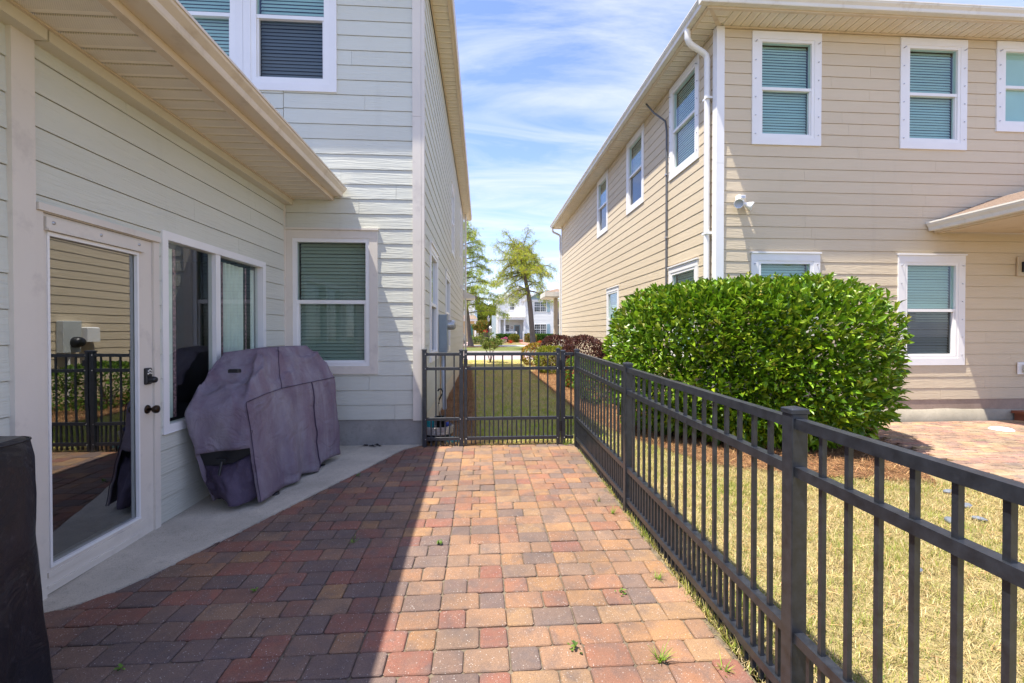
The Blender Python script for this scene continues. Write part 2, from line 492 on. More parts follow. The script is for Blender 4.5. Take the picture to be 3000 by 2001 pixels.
def rots(N, yaw=None, pitch=None, roll=None):
    """rotation matrices: roll about y, pitch about x, yaw about z; base mesh points along +y"""
    z = np.zeros(N); yaw = z if yaw is None else yaw; pitch = z if pitch is None else pitch; roll = z if roll is None else roll
    cy, sy, cp, sp, cr, sr = np.cos(yaw), np.sin(yaw), np.cos(pitch), np.sin(pitch), np.cos(roll), np.sin(roll)
    o = np.ones(N)
    Rz = np.stack([np.stack([cy, -sy, z], -1), np.stack([sy, cy, z], -1), np.stack([z, z, o], -1)], 1)
    Rx = np.stack([np.stack([o, z, z], -1), np.stack([z, cp, -sp], -1), np.stack([z, sp, cp], -1)], 1)
    Ry = np.stack([np.stack([cr, z, sr], -1), np.stack([z, o, z], -1), np.stack([-sr, z, cr], -1)], 1)
    return Rz @ Rx @ Ry

# ------------------------------------------------------------------ layout numbers (metres)
XL = -2.35            # low wing wall, facing +X
YF = 5.63             # tall block front wall, facing -Y
XS = -.725            # tall block side wall, facing +X
XR = 3.575            # beige house side wall, facing -X
YR = 6.7              # beige house front wall, facing -Y
EXP = .178            # siding exposure
def gz(y): return .014 * (y - 3.4)
XF = 1.16             # side fence
SHEAR = Matrix.Identity(4)

# ------------------------------------------------------------------ ground
def sheet(name, poly, z, mat, kind='structure', zf=None):
    me = bpy.data.meshes.new(name)
    me.from_pydata([(x, y, (zf(y) if zf else 0) + z) for x, y in poly], [], [tuple(range(len(poly)))])
    me.materials.append(mat)
    o = bpy.data.objects.new(name, me); COL.objects.link(o); o['kind'] = kind
    return o
sheet('ground', [(-400, -120), (400, -120), (400, 500), (-400, 500)], -.16, M['soil'])
sheet('lawn', [(-.2, 5.64), (2.05, 5.64), (2.05, 16), (3.2, 23.6), (-3, 23.6), (-.45, 19), (-.2, 9.5)], -.035, M['lawn'])
sheet('side_yard', [(1.19, -2), (5.2, -2), (5.0, 3.7), (5.3, 5.7), (4.2, 4.3), (2.5, 4.95), (1.9, 6.5), (1.65, 7.8), (1.19, 5.63)], -.03, M['lawn'])
sheet('mulch_bed', [(-.725, 5.6), (-.05, 5.62), (-.2, 9.5), (-.45, 19), (-3, 21), (-.725, 17)], -.02, M['mulch'])
sheet('planting_bed', [(2.45, 4.85), (3.2, 4.35), (4.35, 4.05), (5.35, 5.7), (6.2, 6.69), (3.57, 6.69), (3.57, 19.9), (3.2, 20.5), (1.75, 16), (1.72, 7.7), (1.95, 6.3)], -.018, M['mulch'])
sheet('street', [(-200, 23.6), (200, 23.6), (200, 32.6), (-200, 32.6)], -.12, simple('rosy_street_pavers', (.42, .33, .30), .9, .12, 3, .3, 40))
sheet('far_lawn', [(-200, 33.0), (200, 33.0), (200, 43.8), (-200, 43.8)], -.03, M['lawn_green'])
sheet('sidewalk', [(-200, 43.8), (200, 43.8), (200, 48.0), (-200, 48.0)], -.022, M['walk'])
sheet('front_yard', [(-200, 48.0), (200, 48.0), (200, 120), (-200, 120)], -.03, ground_mat('far_yard', (.30, .23, .10), (.24, .21, .08), (.16, .15, .05), .6))
sheet('front_walk', [(4.75, 48.0), (5.7, 48.0), (5.75, 61.6), (4.9, 61.6)], -.016, simple('brick_walk', (.42, .19, .13), .9, .2, 6))
sheet('driveway', [(-12, 48.0), (-1.2, 48.0), (-1.4, 66), (-12, 66)], -.018, simple('pink_drive', (.48, .33, .28), .9, .15, 4))
kb = MB(); kb.box((-200, 32.6, -.15), (200, 33.0, .0)); kb.build('kerb', M['walk'], kind='structure')
kb = MB(); kb.box((-200, 23.35, -.15), (200, 23.6, -.02)); kb.build('near_kerb', M['walk'], kind='structure')

# ------------------------------------------------------------------ concrete slab with its curved edge
curve = [(-.70, 5.63), (-.864, 5.50), (-.992, 5.251), (-1.204, 4.656), (-1.414, 4.143), (-1.589, 3.675), (-1.702, 3.375), (-1.815, 3.106), (-1.907, 2.873), (-1.992, 2.683), (-2.09, 2.548), (-2.207, 2.46), (-2.45, 2.40), (-2.7, 2.38)]
# smooth it
def catmull(P, n=6):
    out = []
    P = [P[0]] + P + [P[-1]]
    for i in range(1, len(P) - 2):
        for k in range(n):
            t = k / n; a, b, c, d = [Vector((*q, 0)) for q in P[i - 1:i + 3]]
            v = .5 * (2 * b + (c - a) * t + (2 * a - 5 * b + 4 * c - d) * t * t + (3 * b - a - 3 * c + d) * t ** 3)
            out.append((v.x, v.y))
    out.append(P[-2]); return out
CUR = catmull(curve)
slab = MB()
poly = CUR + [(-2.7, 5.63)]
n = len(poly)
top = [(x + R.uniform(-.004, .004) * (i < n - 1), y, gz(y) + .004) for i, (x, y) in enumerate(poly)]
bot = [(x, y, -.14) for x, y in poly]
slab.add(top + bot, [tuple(range(n))] + [(i, (i + 1) % n, n + (i + 1) % n, n + i) for i in range(n)])
so_ = slab.build('concrete_slab', M['slab']); so_['kind'] = 'structure'

# ------------------------------------------------------------------ patio of tumbled pavers
patio = bpy.data.objects.new('patio', None); COL.objects.link(patio); patio['kind'] = 'structure'; WORLD['patio'] = (0, 0, 0)
base_poly = CUR + [(-3.2, 2.3), (-3.2, .6), (1.13, .6), (1.155, 5.60), (-.70, 5.60)]
n = len(base_poly)
pb = MB(); pb.add([(x, y, gz(y) - .012) for x, y in base_poly] , [tuple(range(n))])
pb.build('sand_bed', M['sand'], patio)
def curve_x(y):
    # x of slab edge at y (curve runs monotonic in y)
    for (x0, y0), (x1, y1) in zip(CUR, CUR[1:]):
        if y1 <= y <= y0: return x0 + (x1 - x0) * (y - y0) / (y1 - y0 + 1e-9)
    return -3.2 if y < CUR[-1][1] else -.70
def clip(poly, p, q):
    """keep the part of poly on the right of p->q"""
    out = []
    side = lambda a: (q[0] - p[0]) * (a[1] - p[1]) - (q[1] - p[1]) * (a[0] - p[0])
    for i, a in enumerate(poly):
        b = poly[(i + 1) % len(poly)]; sa, sb = side(a), side(b)
        if sa >= 0: out.append(a)
        if sa * sb < 0:
            t = sa / (sa - sb); out.append((a[0] + (b[0] - a[0]) * t, a[1] + (b[1] - a[1]) * t))
    return out
def area(p): return .5 * sum(p[i][0] * p[(i + 1) % len(p)][1] - p[(i + 1) % len(p)][0] * p[i][1] for i in range(len(p)))
PAL_SHADE = [((.36, .105, .075), 6), ((.29, .13, .095), 4), ((.135, .115, .125), 5), ((.17, .135, .135), 3), ((.25, .165, .13), 4), ((.36, .20, .12), 2), ((.40, .25, .15), 1)]  # redder, darker palette for the shaded pavers
PALW_SHADE = [c for c, w in PAL_SHADE for _ in range(w)]
PAL_SUN = [(.56, .30, .115), (.52, .27, .105), (.50, .31, .145), (.48, .215, .105), (.43, .165, .09), (.18, .15, .14), (.50, .25, .12), (.34, .23, .155), (.46, .26, .14)]  # warmer, paler palette for the sunlit pavers
def paver_verts(poly, zf, gap=.0035, ch=.008, dz=0, tilt=(0, 0)):
    cx = sum(p[0] for p in poly) / len(poly); cy = sum(p[1] for p in poly) / len(poly)
    def shrink(d):
        out = []
        n = len(poly)
        for i in range(n):
            a, b, c = Vector(poly[i - 1]), Vector(poly[i]), Vector(poly[(i + 1) % n])
            e1 = (b - a); e2 = (c - b)
            if e1.length < 1e-6 or e2.length < 1e-6: out.append((b.x, b.y)); continue
            e1.normalize(); e2.normalize()
            n1 = Vector((-e1.y, e1.x)); n2 = Vector((-e2.y, e2.x)); m = n1 + n2
            den = max(.35, 1 + n1.dot(n2)); m = m / den
            v = b + m * d; out.append((v.x, v.y))
        return out
    def rnd(pl, r):
        out = []
        n = len(pl)
        for i in range(n):
            a, b, c = Vector(pl[i - 1]), Vector(pl[i]), Vector(pl[(i + 1) % n])
            l1 = (a - b).length; l2 = (c - b).length
            rr = min(r, l1 * .4, l2 * .4)
            out.append(tuple(b + (a - b).normalized() * rr if l1 > 1e-6 else b)); out.append(tuple(b + (c - b).normalized() * rr if l2 > 1e-6 else b))
        return out
    r0 = rnd(shrink(gap), .010); r1 = rnd(shrink(gap + ch * .45), .012); r2 = rnd(shrink(gap + ch * 1.5), .015)
    z = lambda x, y: zf(y) + dz + tilt[0] * (x - cx) + tilt[1] * (y - cy)
    n = len(r0)
    vs = [(x, y, z(x, y) - .03) for x, y in r0] + [(x, y, z(x, y) - ch * .75) for x, y in r0] + [(x, y, z(x, y) - ch * .22) for x, y in r1] + [(x, y, z(x, y)) for x, y in r2]
    fs = []
    for k in range(3):
        for i in range(n):
            j = (i + 1) % n; fs.append((k * n + i, k * n + j, k * n + n + j, k * n + n + i))
    fs.append(tuple(range(3 * n, 4 * n)))
    return vs, fs
RD = .1415; MODW = .338
pieces = []
row = 0
y = .90
yt = 5.60
nrow = int((yt - y) / RD)
rr = random.Random(3)
for row in range(nrow):
    y1 = yt - row * RD; y0 = y1 - RD
    xm = -.213 - MODW * 9
    k = 0
    while xm < 1.13:
        first = .2 if ((row + k * 0) % 2 == 0) else .134
        if rr.random() < .12: first = .334 - first
        cuts = [xm, xm + first / .334 * MODW, xm + MODW]
        for a, b in zip(cuts, cuts[1:]):
            if b < -2.9 or a > 1.10: continue
            b2 = min(b, 1.13 + rr.uniform(-.025, .02))
            if b2 - a < .05: continue
            j = lambda: rr.uniform(-.003, .003)
            wob = .006 * math.sin(a * 2.1 + row * .4)
            pl = [(a + j(), y0 + j() + wob), (b2 + j(), y0 + j() + wob), (b2 + j(), y1 + j() + wob), (a + j(), y1 + j() + wob)]
            # cut along the slab edge
            ym = (y0 + y1) / 2
            if a < curve_x(min(max(ym, 2.39), 5.6)) + .25 and ym > 2.3:
                t0 = min(y1 + .02, 5.6); t1 = max(y0 - .02, 2.385)
                p = (curve_x(t0) + .004, t0); q = (curve_x(t1) + .004, t1)
                pl = clip(pl, (p[0], p[1]), (q[0], q[1]))
                if ym < 2.46:
                    pl = [v for v in pl]
            if len(pl) < 3 or area(pl) < .0016: continue
            pieces.append((pl, ym, (a + b2) / 2))
        xm += MODW; k += 1
vis = [p for p in pieces if p[1] > 1.70 and abs(p[2] - .07 * p[1]) < 1.2 * p[1] + .1]
vis.sort(key=lambda p: p[1])
keep = set(id(p) for p in vis[:296])
joined = MB(); jt = []
pt = random.Random(21)
for p in pieces:
    pl, ym, xm = p
    pal = PAL_SUN if pt.random() < min(.95, max(.12, .5 + .75 * (xm + .35) + .10 * (ym - 3.2))) else PALW_SHADE  # sun and shade put into the colour mix, across the eave's shadow edge
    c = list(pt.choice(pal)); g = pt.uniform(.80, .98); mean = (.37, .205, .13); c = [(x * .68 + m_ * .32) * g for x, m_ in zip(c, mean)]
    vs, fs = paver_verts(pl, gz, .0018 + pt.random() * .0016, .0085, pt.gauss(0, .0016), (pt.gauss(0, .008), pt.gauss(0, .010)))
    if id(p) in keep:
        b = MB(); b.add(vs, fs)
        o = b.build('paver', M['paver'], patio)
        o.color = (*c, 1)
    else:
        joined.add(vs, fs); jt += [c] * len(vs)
jm = joined.mesh('paver_field', M['paver_far'])
a_ = jm.color_attributes.new('tint', 'FLOAT_COLOR', 'POINT')
a_.data.foreach_set('color', np.concatenate([np.array(jt, dtype=np.float32), np.ones((len(jt), 1), dtype=np.float32)], 1).ravel())
jo = linkobj('paver_field', jm, patio); jo['kind'] = 'stuff'

# right-hand neighbour's patio
patio2 = bpy.data.objects.new('neighbour_patio', None); COL.objects.link(patio2); patio2['kind'] = 'structure'; WORLD['neighbour_patio'] = (0, 0, 0)
b = MB(); b.add([(x, y, -.008) for x, y in [(4.72, 2.2), (12, 2.2), (12, 6.69), (6.1, 6.69), (5.12, 5.6), (4.78, 3.7)]], [tuple(range(6))]); b.build('sand_bed', M['sand'], patio2)
bricks2 = []
for i in range(44):
    y0 = 2.25 + i * .1005
    for k in range(38):
        x0 = 4.6 + k * .2 + (.1 if i % 2 else 0)
        left = 4.72 + (y0 - 2.2) * .04 if y0 < 3.7 else (4.78 + (y0 - 3.7) * .18 if y0 < 5.6 else 5.12 + (y0 - 5.6) * .9)
        if x0 < left or y0 > 6.55: continue
        bricks2.append((x0, y0))
dist = lambda q: (q[0] ** 2 + q[1] ** 2)
seen = [q for q in bricks2 if q[0] < 1.33 * q[1] + .3]
seen.sort(key=dist)
ks = set(seen[:280])
joined = MB(); jt = []
for (x0, y0) in bricks2:
    pl = [(x0, y0), (x0 + .2, y0), (x0 + .2, y0 + .1), (x0, y0 + .1)]
    vs, fs = paver_verts(pl, lambda y: .028 if y > 5 else .028, .003, .006, pt.gauss(0, .0015), (pt.gauss(0, .006), pt.gauss(0, .008)))
    c = pt.choice([(.62, .40, .24), (.58, .35, .22), (.64, .44, .27), (.54, .32, .21), (.60, .39, .25), (.44, .31, .22)]); c = [x * pt.uniform(.9, 1.15) for x in c]
    if (x0, y0) in ks:
        b = MB(); b.add(vs, fs); o = b.build('brick', M['paver'], patio2); o.color = (*c, 1)
    else:
        joined.add(vs, fs); jt += [c] * len(vs)
jm = joined.mesh('brick_field', M['paver_far'])
a_ = jm.color_attributes.new('tint', 'FLOAT_COLOR', 'POINT')
a_.data.foreach_set('color', np.concatenate([np.array(jt, dtype=np.float32), np.ones((len(jt), 1), dtype=np.float32)], 1).ravel())
jo = linkobj('brick_field', jm, patio2); jo['kind'] = 'stuff'

# ------------------------------------------------------------------ wall kit
class Wall:
    """plane with origin O, U along the wall, N outwards"""
    def __init__(s, O, U, N): s.O = Vector(O); s.U = Vector(U); s.N = Vector(N)
    def P(s, u, n, z): return tuple(s.O + s.U * u + s.N * n + Vector((0, 0, z)))
def spans(u0, u1, z0, z1, openings, pad=0.0):
    segs = [(u0, u1)]
    for (a, b, c, d) in openings:
        if d <= z0 + .0135 or c >= z1 - .0135: continue
        new = []
        for s in segs:
            if b <= s[0] or a >= s[1]: new.append(s); continue
            if a > s[0]: new.append((s[0], a))
            if b < s[1]: new.append((b, s[1]))
        segs = new
    return segs
def siding(w, parent, u0, u1, zb, zt, openings, mat, joints=(), seed=0, exp=EXP, name='siding_board'):
    rj = random.Random(seed)
    z = zb; k = 0
    while z < zt - .01:
        h = min(exp - .005, zt - z)
        cut = rj.uniform(u0 + .6, u0 + 3.66)
        # a board is notched round an opening it only partly meets: split at the opening's edges in z
        bands = sorted(set([z, z + h] + [v for (a, b, c, d) in openings for v in (c, d) if z + .012 < v < z + h - .012]))
        for za, zb2 in zip(bands, bands[1:]):
            for (a, b) in spans(u0, u1, za, zb2, openings):
                parts = []
                s = a
                c = cut
                while c < b - .15:
                    if c > a + .15: parts.append((s, c - .0012)); s = c + .0012
                    c += 3.66
                parts.append((s, b))
                for (p, q) in parts:
                    prof = lambda zz: .0155 - .0075 * (zz - z) / .178
                    mb = MB()
                    v = [w.P(p, 0, za), w.P(p, prof(za), za), w.P(p, prof(zb2), zb2), w.P(p, 0, zb2), w.P(q, 0, za), w.P(q, prof(za), za), w.P(q, prof(zb2), zb2), w.P(q, 0, zb2)]
                    mb.add(v, [(0, 1, 2, 3), (4, 7, 6, 5), (0, 4, 5, 1), (1, 5, 6, 2), (2, 6, 7, 3)])
                    mb.build(name, mat, parent)
        z += exp; k += 1
def backing(w, parent, u0, u1, z0, z1, openings, mat, depth=.14):
    us = sorted(set([u0, u1] + [v for o in openings for v in o[:2] if u0 < v < u1])); zs = sorted(set([z0, z1] + [v for o in openings for v in o[2:] if z0 < v < z1]))
    mb = MB()
    for a, b in zip(us, us[1:]):
        for c, d in zip(zs, zs[1:]):
            um, zm = (a + b) / 2, (c + d) / 2
            if any(o[0] < um < o[1] and o[2] < zm < o[3] for o in openings): continue
            mb.box((a, -depth, c), (b, -.002, d), lambda u, n, z: w.P(u, n, z))
    return mb.build('wall', mat, parent)

def make_window(w, house, u0, u1, z0, z1, trim=.085, frame=.045, style='hung', trim_mat=None, blind=True, blind_h=1.0, screen=False, cap=False, fasten=False, depth=.32, mid=None, slat_gap=.042, glass=None, mull=None):
    """u0..u1, z0..z1: outer edge of the trim"""
    tm = trim_mat or M['white']
    f = lambda u, n, z: w.P(u, n, z)
    T = MB()
    if trim > 0:
        n0, n1 = .0, .032
        T.box((u0, n0, z0), (u1, n1, z0 + trim), f)
        T.box((u0, n0, z1 - trim), (u1, n1, z1), f)
        T.box((u0, n0, z0 + trim), (u0 + trim, n1 - .002, z1 - trim), f)
        T.box((u1 - trim, n0, z0 + trim), (u1, n1 - .002, z1 - trim), f)
        if cap: T.box((u0 - .012, 0, z1 + .001), (u1 + .012, .05, z1 + .024), f)
    a0, a1, b0, b1 = u0 + trim, u1 - trim, z0 + trim, z1 - trim
    win = T.build('window', tm, house) if trim > 0 else None
    if win is None:
        T.box((u0, 0, z0), (u1, .03, z0 + .002), f); win = T.build('window', tm, house)
    # vinyl frame
    F = MB(); d0, d1 = -.06, .024
    F.box((a0, d0, b0), (a1, d1, b0 + frame), f); F.box((a0, d0, b1 - frame), (a1, d1, b1), f)
    F.box((a0, d0, b0 + frame), (a0 + frame, d1, b1 - frame), f); F.box((a1 - frame, d0, b0 + frame), (a1, d1, b1 - frame), f)
    c0, c1, e0, e1 = a0 + frame, a1 - frame, b0 + frame, b1 - frame
    F.build('frame', M['vinyl'], win)
    cells = []
    um = mull if mull is not None else [c0, c1]
    if style == 'slider':
        mids = (c0 + c1) / 2 if mid is None else mid
        D = MB(); D.box((mids - .035, d0 + .01, e0), (mids + .035, d1 - .008, e1), f); D.build('meeting_stile', M['vinyl'], win)
        cells = [(c0, mids - .035, e0, e1, -.02), (mids + .035, c1, e0, e1, -.035)]
    else:
        zm = (e0 + e1) / 2 if mid is None else mid
        D = MB(); D.box((c0, d0 + .01, zm - .022), (c1, d1 - .010, zm + .022), f); D.build('meeting_rail', M['vinyl'], win)
        L = MB(); s = .022                                                                    # lower sash
        L.box((c0, -.05, e0), (c1, .004, e0 + s), f); L.box((c0, -.05, e0 + s), (c0 + s, .004, zm - .022), f); L.box((c1 - s, -.05, e0 + s), (c1, .004, zm - .022), f)
        L.build('sash', M['vinyl'], win)
        cells = [(c0 + s, c1 - s, e0 + s, zm - .022, -.03), (c0, c1, zm + .022, e1, -.012)]
    for i, (p, q, r, t, nn) in enumerate(cells):
        G = MB(); G.add([f(p, nn, r), f(q, nn, r), f(q, nn, t), f(p, nn, t)], [(0, 1, 2, 3)])
        m = glass or M['glass']
        if screen and style != 'slider' and i == 0: m = M['glass_screen']
        G.build('pane', m, win)
    if blind:
        top = e1 - .02; z = top; k = 0
        me = None
        bt = e1 - (e1 - e0) * blind_h
        mb = MB(); hw = .0205; ang = rad(-67)
        dn, dz = hw * math.cos(ang), hw * math.sin(ang)
        o0 = w.P(0, 0, 0)
        rel = lambda u, n, z: tuple(Vector(w.P(u, n, z)))
        vs = [rel(c0 + .012, -.085 - dn, -dz), rel(c1 - .012, -.085 - dn, -dz), rel(c1 - .012, -.085 + dn, dz), rel(c0 + .012, -.085 + dn, dz)]
        off = Vector(w.P(0, -.002, 0)) - Vector(w.P(0, 0, 0))
        vs2 = [tuple(Vector(v) + off * 1.2 + Vector((0, 0, -.001))) for v in vs]
        mb.add(vs + vs2, [(0, 1, 2, 3), (7, 6, 5, 4), (0, 4, 5, 1), (2, 6, 7, 3)])
        me = mb.mesh('slat', M['blind'])
        while z > bt:
            o = linkobj('slat', me, win, (0, 0, z + R.uniform(-.0022, .0022))); z -= slat_gap
    I = MB()                                                                                  # room behind
    vs = [f(a0, d0, b0), f(a1, d0, b0), f(a1, d0, b1), f(a0, d0, b1), f(a0, -depth, b0), f(a1, -depth, b0), f(a1, -depth, b1), f(a0, -depth, b1)]
    I.add(vs, [(4, 5, 6, 7), (0, 1, 5, 4), (1, 2, 6, 5), (2, 3, 7, 6), (3, 0, 4, 7)])
    I.build('window_recess', M['interior'], win)
    if fasten:
        B = MB()
        nn = 6
        for k in range(nn):
            z = b0 + .05 + (b1 - b0 - .1) * k / (nn - 1)
            for u in (u0 + trim * .45, u1 - trim * .45):
                B.box((u - .006, .03, z - .006), (u + .006, .045 if k < nn - 1 else .07, z + .006), f)
        B.build('fastener', M['steel'], win, kind='stuff')
    return win

# ------------------------------------------------------------------ LEFT HOUSE
LH = thing('house', 'pale sage clapboard house with low covered wing, glass door and tall two-storey block', 'house', (-2.35, 5.63, 0))
wl = Wall((XL, 0, 0), (0, 1, 0), (1, 0, 0))          # u = Y
wf = Wall((0, YF, 0), (1, 0, 0), (0, -1, 0))         # u = X
ws = Wall((XS, 0, 0), (0, 1, 0), (1, 0, 0))
DOOR = (2.52, 3.46, -.1, 2.10)
WIN1 = (3.50, 5.10, .66, 2.165)
op_l = [DOOR, WIN1]
ZL = -.02
siding(wl, LH, 2.54, 5.60, ZL + .03, 2.94, op_l, M['sage'], seed=5)
siding(wl, LH, -1.5, 2.42, ZL - .05, 2.94, [], M['sage'], seed=6)
backing(wl, LH, -1.5, 5.62, -.15, 3.0, op_l, M['frieze'])
b = MB(); b.box((XL, 2.42, -.1), (XL + .036, 2.54, 3.0)); b.build('corner_board', M['offwhite'], LH)
b = MB(); b.box((XL + .002, -1.5, 2.93), (XL + .105, 2.535, 3.0)); b.box((XL + .002, 2.545, 2.93), (XL + .105, YF - .005, 3.0)); b.build('frieze_board', M['frieze'], LH)
b = MB(); b.box((XL + .002, 5.585, -.05), (XL + .022, 5.608, 2.93)); b.build('inside_corner_trim', M['offwhite'], LH)
# soffit panels: a perforated band between a groove and a plain margin
def soffit_y(parent, x0, x1, y0, y1, z):
    b = MB(); b.box((x0, y0 + .022, z), (x1, y1 - .024, z + .01)); b.cur = 1
    b.box((x0, y1 - .0235, z), (x1, y1, z + .011)); b.box((x0, y0, z + .010), (x1, y0 + .0215, z + .02))
    return b.build('soffit_panel', [M['soffit'], M['soffit_plain']], parent)
def soffit_x(parent, x0, x1, y0, y1, z):
    b = MB(); b.box((x0 + .022, y0, z), (x1 - .024, y1, z + .01)); b.cur = 1
    b.box((x1 - .0235, y0, z), (x1, y1, z + .011)); b.box((x0, y0, z + .010), (x0 + .0215, y1, z + .02))
    return b.build('soffit_panel', [M['soffit'], M['soffit_plain']], parent)
y = -1.5
while y < YF - .03:
    y2 = min(y + .14, YF - .022); soffit_y(LH, XL + .108, -1.80, y, y2, 3.0); y += .14
b = MB(); b.box((XL + .100, -1.5, 2.988), (XL + .125, YF - .02, 2.999)); b.build('soffit_channel', M['cream'], LH)
b = MB(); b.box((-1.815, -1.5, 2.988), (-1.765, 1.99, 3.03)); b.box((-1.815, 1.995, 2.988), (-1.765, YF - .02, 3.03)); b.box((-1.80, -1.5, 3.03), (-1.765, YF - .02, 3.16)); b.build('fascia', M['cream'], LH)
def kgutter(x0, sgn, z0, y0, y1, w=.125, h=.115):
    """K-style profile (x out, z) extruded along y"""
    pr = [(0, h), (0, 0), (w * .62, 0), (w * .66, .012), (w * .70, h * .38), (w * .92, h * .68), (w * .95, h * .82), (w, h * .84), (w, h), (w * .95, h), (w * .95, h * .9), (.012, .02), (.012, h)]
    return [(x0 + sgn * a, z0 + c) for a, c in pr]
def gutter_y(parent, x0, sgn, z0, y0, y1, mat, w=.125, h=.115, caps=True):
    pr = kgutter(x0, sgn, z0, y0, y1, w, h); n = len(pr)
    b = MB()
    b.add([(x, y0, z) for x, z in pr] + [(x, y1, z) for x, z in pr], [(i, (i + 1) % n, n + (i + 1) % n, n + i) for i in range(n)])
    if caps:
        for yy in (y0, y1):
            b.add([(x, yy, z) for x, z in pr[:10]], [tuple(range(10))])
    return b.build('gutter', mat, parent)
def gutter_x(parent, y0, sgn, z0, x0, x1, mat, w=.125, h=.115):
    pr = kgutter(y0, sgn, z0, 0, 0, w, h); n = len(pr)
    b = MB()
    b.add([(x0, y, z) for y, z in pr] + [(x1, y, z) for y, z in pr], [(i, (i + 1) % n, n + (i + 1) % n, n + i) for i in range(n)])
    for xx in (x0, x1): b.add([(xx, y, z) for y, z in pr[:10]], [tuple(range(10))])
    return b.build('gutter', mat, parent)
wg = gutter_y(LH, -1.763, 1, 3.035, -1.5, YF - .03, M['gutter_tan'], .155, .105)
for v in wg.data.vertices: v.co.x += .012 * (YF - v.co.y) * (1 if v.co.x > -1.755 else .0)
b = MB(); b.add([(-1.70, -1.6, 3.13), (-1.70, YF - .02, 3.13), (-6.5, YF - .02, 4.70), (-6.5, -1.6, 4.70), (-1.70, -1.6, 3.17), (-1.70, YF - .02, 3.17), (-6.5, YF - .02, 4.74), (-6.5, -1.6, 4.74)], [(0, 1, 2, 3), (4, 7, 6, 5), (0, 4, 5, 1), (1, 5, 6, 2), (2, 6, 7, 3), (3, 7, 4, 0)]); b.build('wing_roof', M['dark_shingle'], LH)
# door
f = wl.P
b = MB()
b.box((2.50 + .042, .0, -.10), (2.585, .03, 2.055), f); b.box((3.40, 0, -.10), (3.455, .03, 2.055), f)
b.box((2.545, 0, 2.06), (3.455, .045, 2.098), f)
b.box((2.545, .0, 2.0555), (3.455, .028, 2.0595), f)
b.build('door_frame', M['offwhite'], LH)
b = MB(); b.box((2.55, 0.0, -.06), (3.44, .07, -.012), f); b.build('threshold', M['steel'], LH)
b = MB(); n0, n1 = -.03, .016
b.box((2.588, n0, .0), (3.398, n1, .145), f); b.box((2.588, n0, 1.945), (3.398, n1, 2.052), f)
b.box((2.588, n0, .145), (2.622, n1, 1.945), f); b.box((3.262, n0, .145), (3.398, n1, 1.945), f)
door = b.build('door', M['offwhite'], LH)
b = MB()
for q in ((2.615, .0, .138, 3.27, .024, .152), (2.615, 0, 1.938, 3.27, .024, 1.958), (2.615, 0, .152, 2.628, .022, 1.938), (3.256, 0, .152, 3.27, .022, 1.938)):
    b.box((q[0], q[1], q[2]), (q[3], q[4], q[5]), f)
b.build('glazing_bead', M['vinyl'], door)
b = MB(); b.box((2.60, .016, .09), (3.30, .024, .118), f); b.box((2.60, .016, .03), (3.30, .022, .045), f); b.build('drip_strip', M['offwhite'], door)
b = MB(); b.box((2.60, .016, 1.975), (3.30, .032, 2.035), f); b.box((2.60, .016, 1.962), (3.30, .044, 1.974), f); b.build('header_strip', M['offwhite'], door)
b = MB()
for u in (2.64, 2.95, 3.26):
    b.lathe([(.0, .006), (.008, .005), (.010, 0)], 10, (u, 2.008, .032), lambda x, y, z: wl.P(x, z, y))
b.build('screw', M['steel'], door)
b = MB(); b.add([f(2.622, -.004, .146), f(3.262, -.004, .146), f(3.262, -.004, 1.944), f(2.622, -.004, 1.944)], [(0, 1, 2, 3)]); b.build('pane', M['glass_door'], door)
b = MB(); b.cbox((3.315, 1.05, .016), (3.372, 1.165, .036), .006, lambda x, y, z: wl.P(x, z, y))
b.lathe([(.024, 0), (.023, .03), (.018, .042), (.0, .044)], 14, (3.345, 1.082, .036), lambda x, y, z: wl.P(x, z, y))
kp = b.build('keypad_lock', M['black_plastic'], door)
b = MB()
for (du, dz) in ((-.013, .026), (0, .034), (.013, .026), (-.016, .008), (0, .012), (.016, .008)):
    b.lathe([(.0065, 0), (.0055, .004), (0, .0045)], 8, (3.344 + du, 1.118 + dz, .036), lambda x, y, z: wl.P(x, z, y))
o = b.build('keypad_button', simple('pale_button', (.7, .68, .6), .4), door)
b = MB(); b.lathe([(.0, .006), (.028, .006), (.031, 0)], 18, (3.345, .875, .017), lambda x, y, z: wl.P(x, z, y))
b.lathe([(.011, 0), (.011, .03), (.022, .036), (.0285, .05), (.027, .064), (.016, .072), (0, .073)], 18, (3.345, .875, .022), lambda x, y, z: wl.P(x, z, y))
b.build('door_knob', M['bronze'], door)
b = MB()
vs = [f(2.55, -.05, -.1), f(3.44, -.05, -.1), f(3.44, -.05, 2.1), f(2.55, -.05, 2.1), f(1.9, -2.4, -.1), f(4.3, -2.4, -.1), f(4.3, -2.4, 2.3), f(1.9, -2.4, 2.3)]
b.add(vs, [(4, 5, 6, 7), (1, 2, 6, 5), (2, 3, 7, 6), (3, 0, 4, 7)]); b.cur = 1; b.add(vs, [(0, 1, 5, 4)])
b.build('room', [M['interior'], M['floorin']], LH)
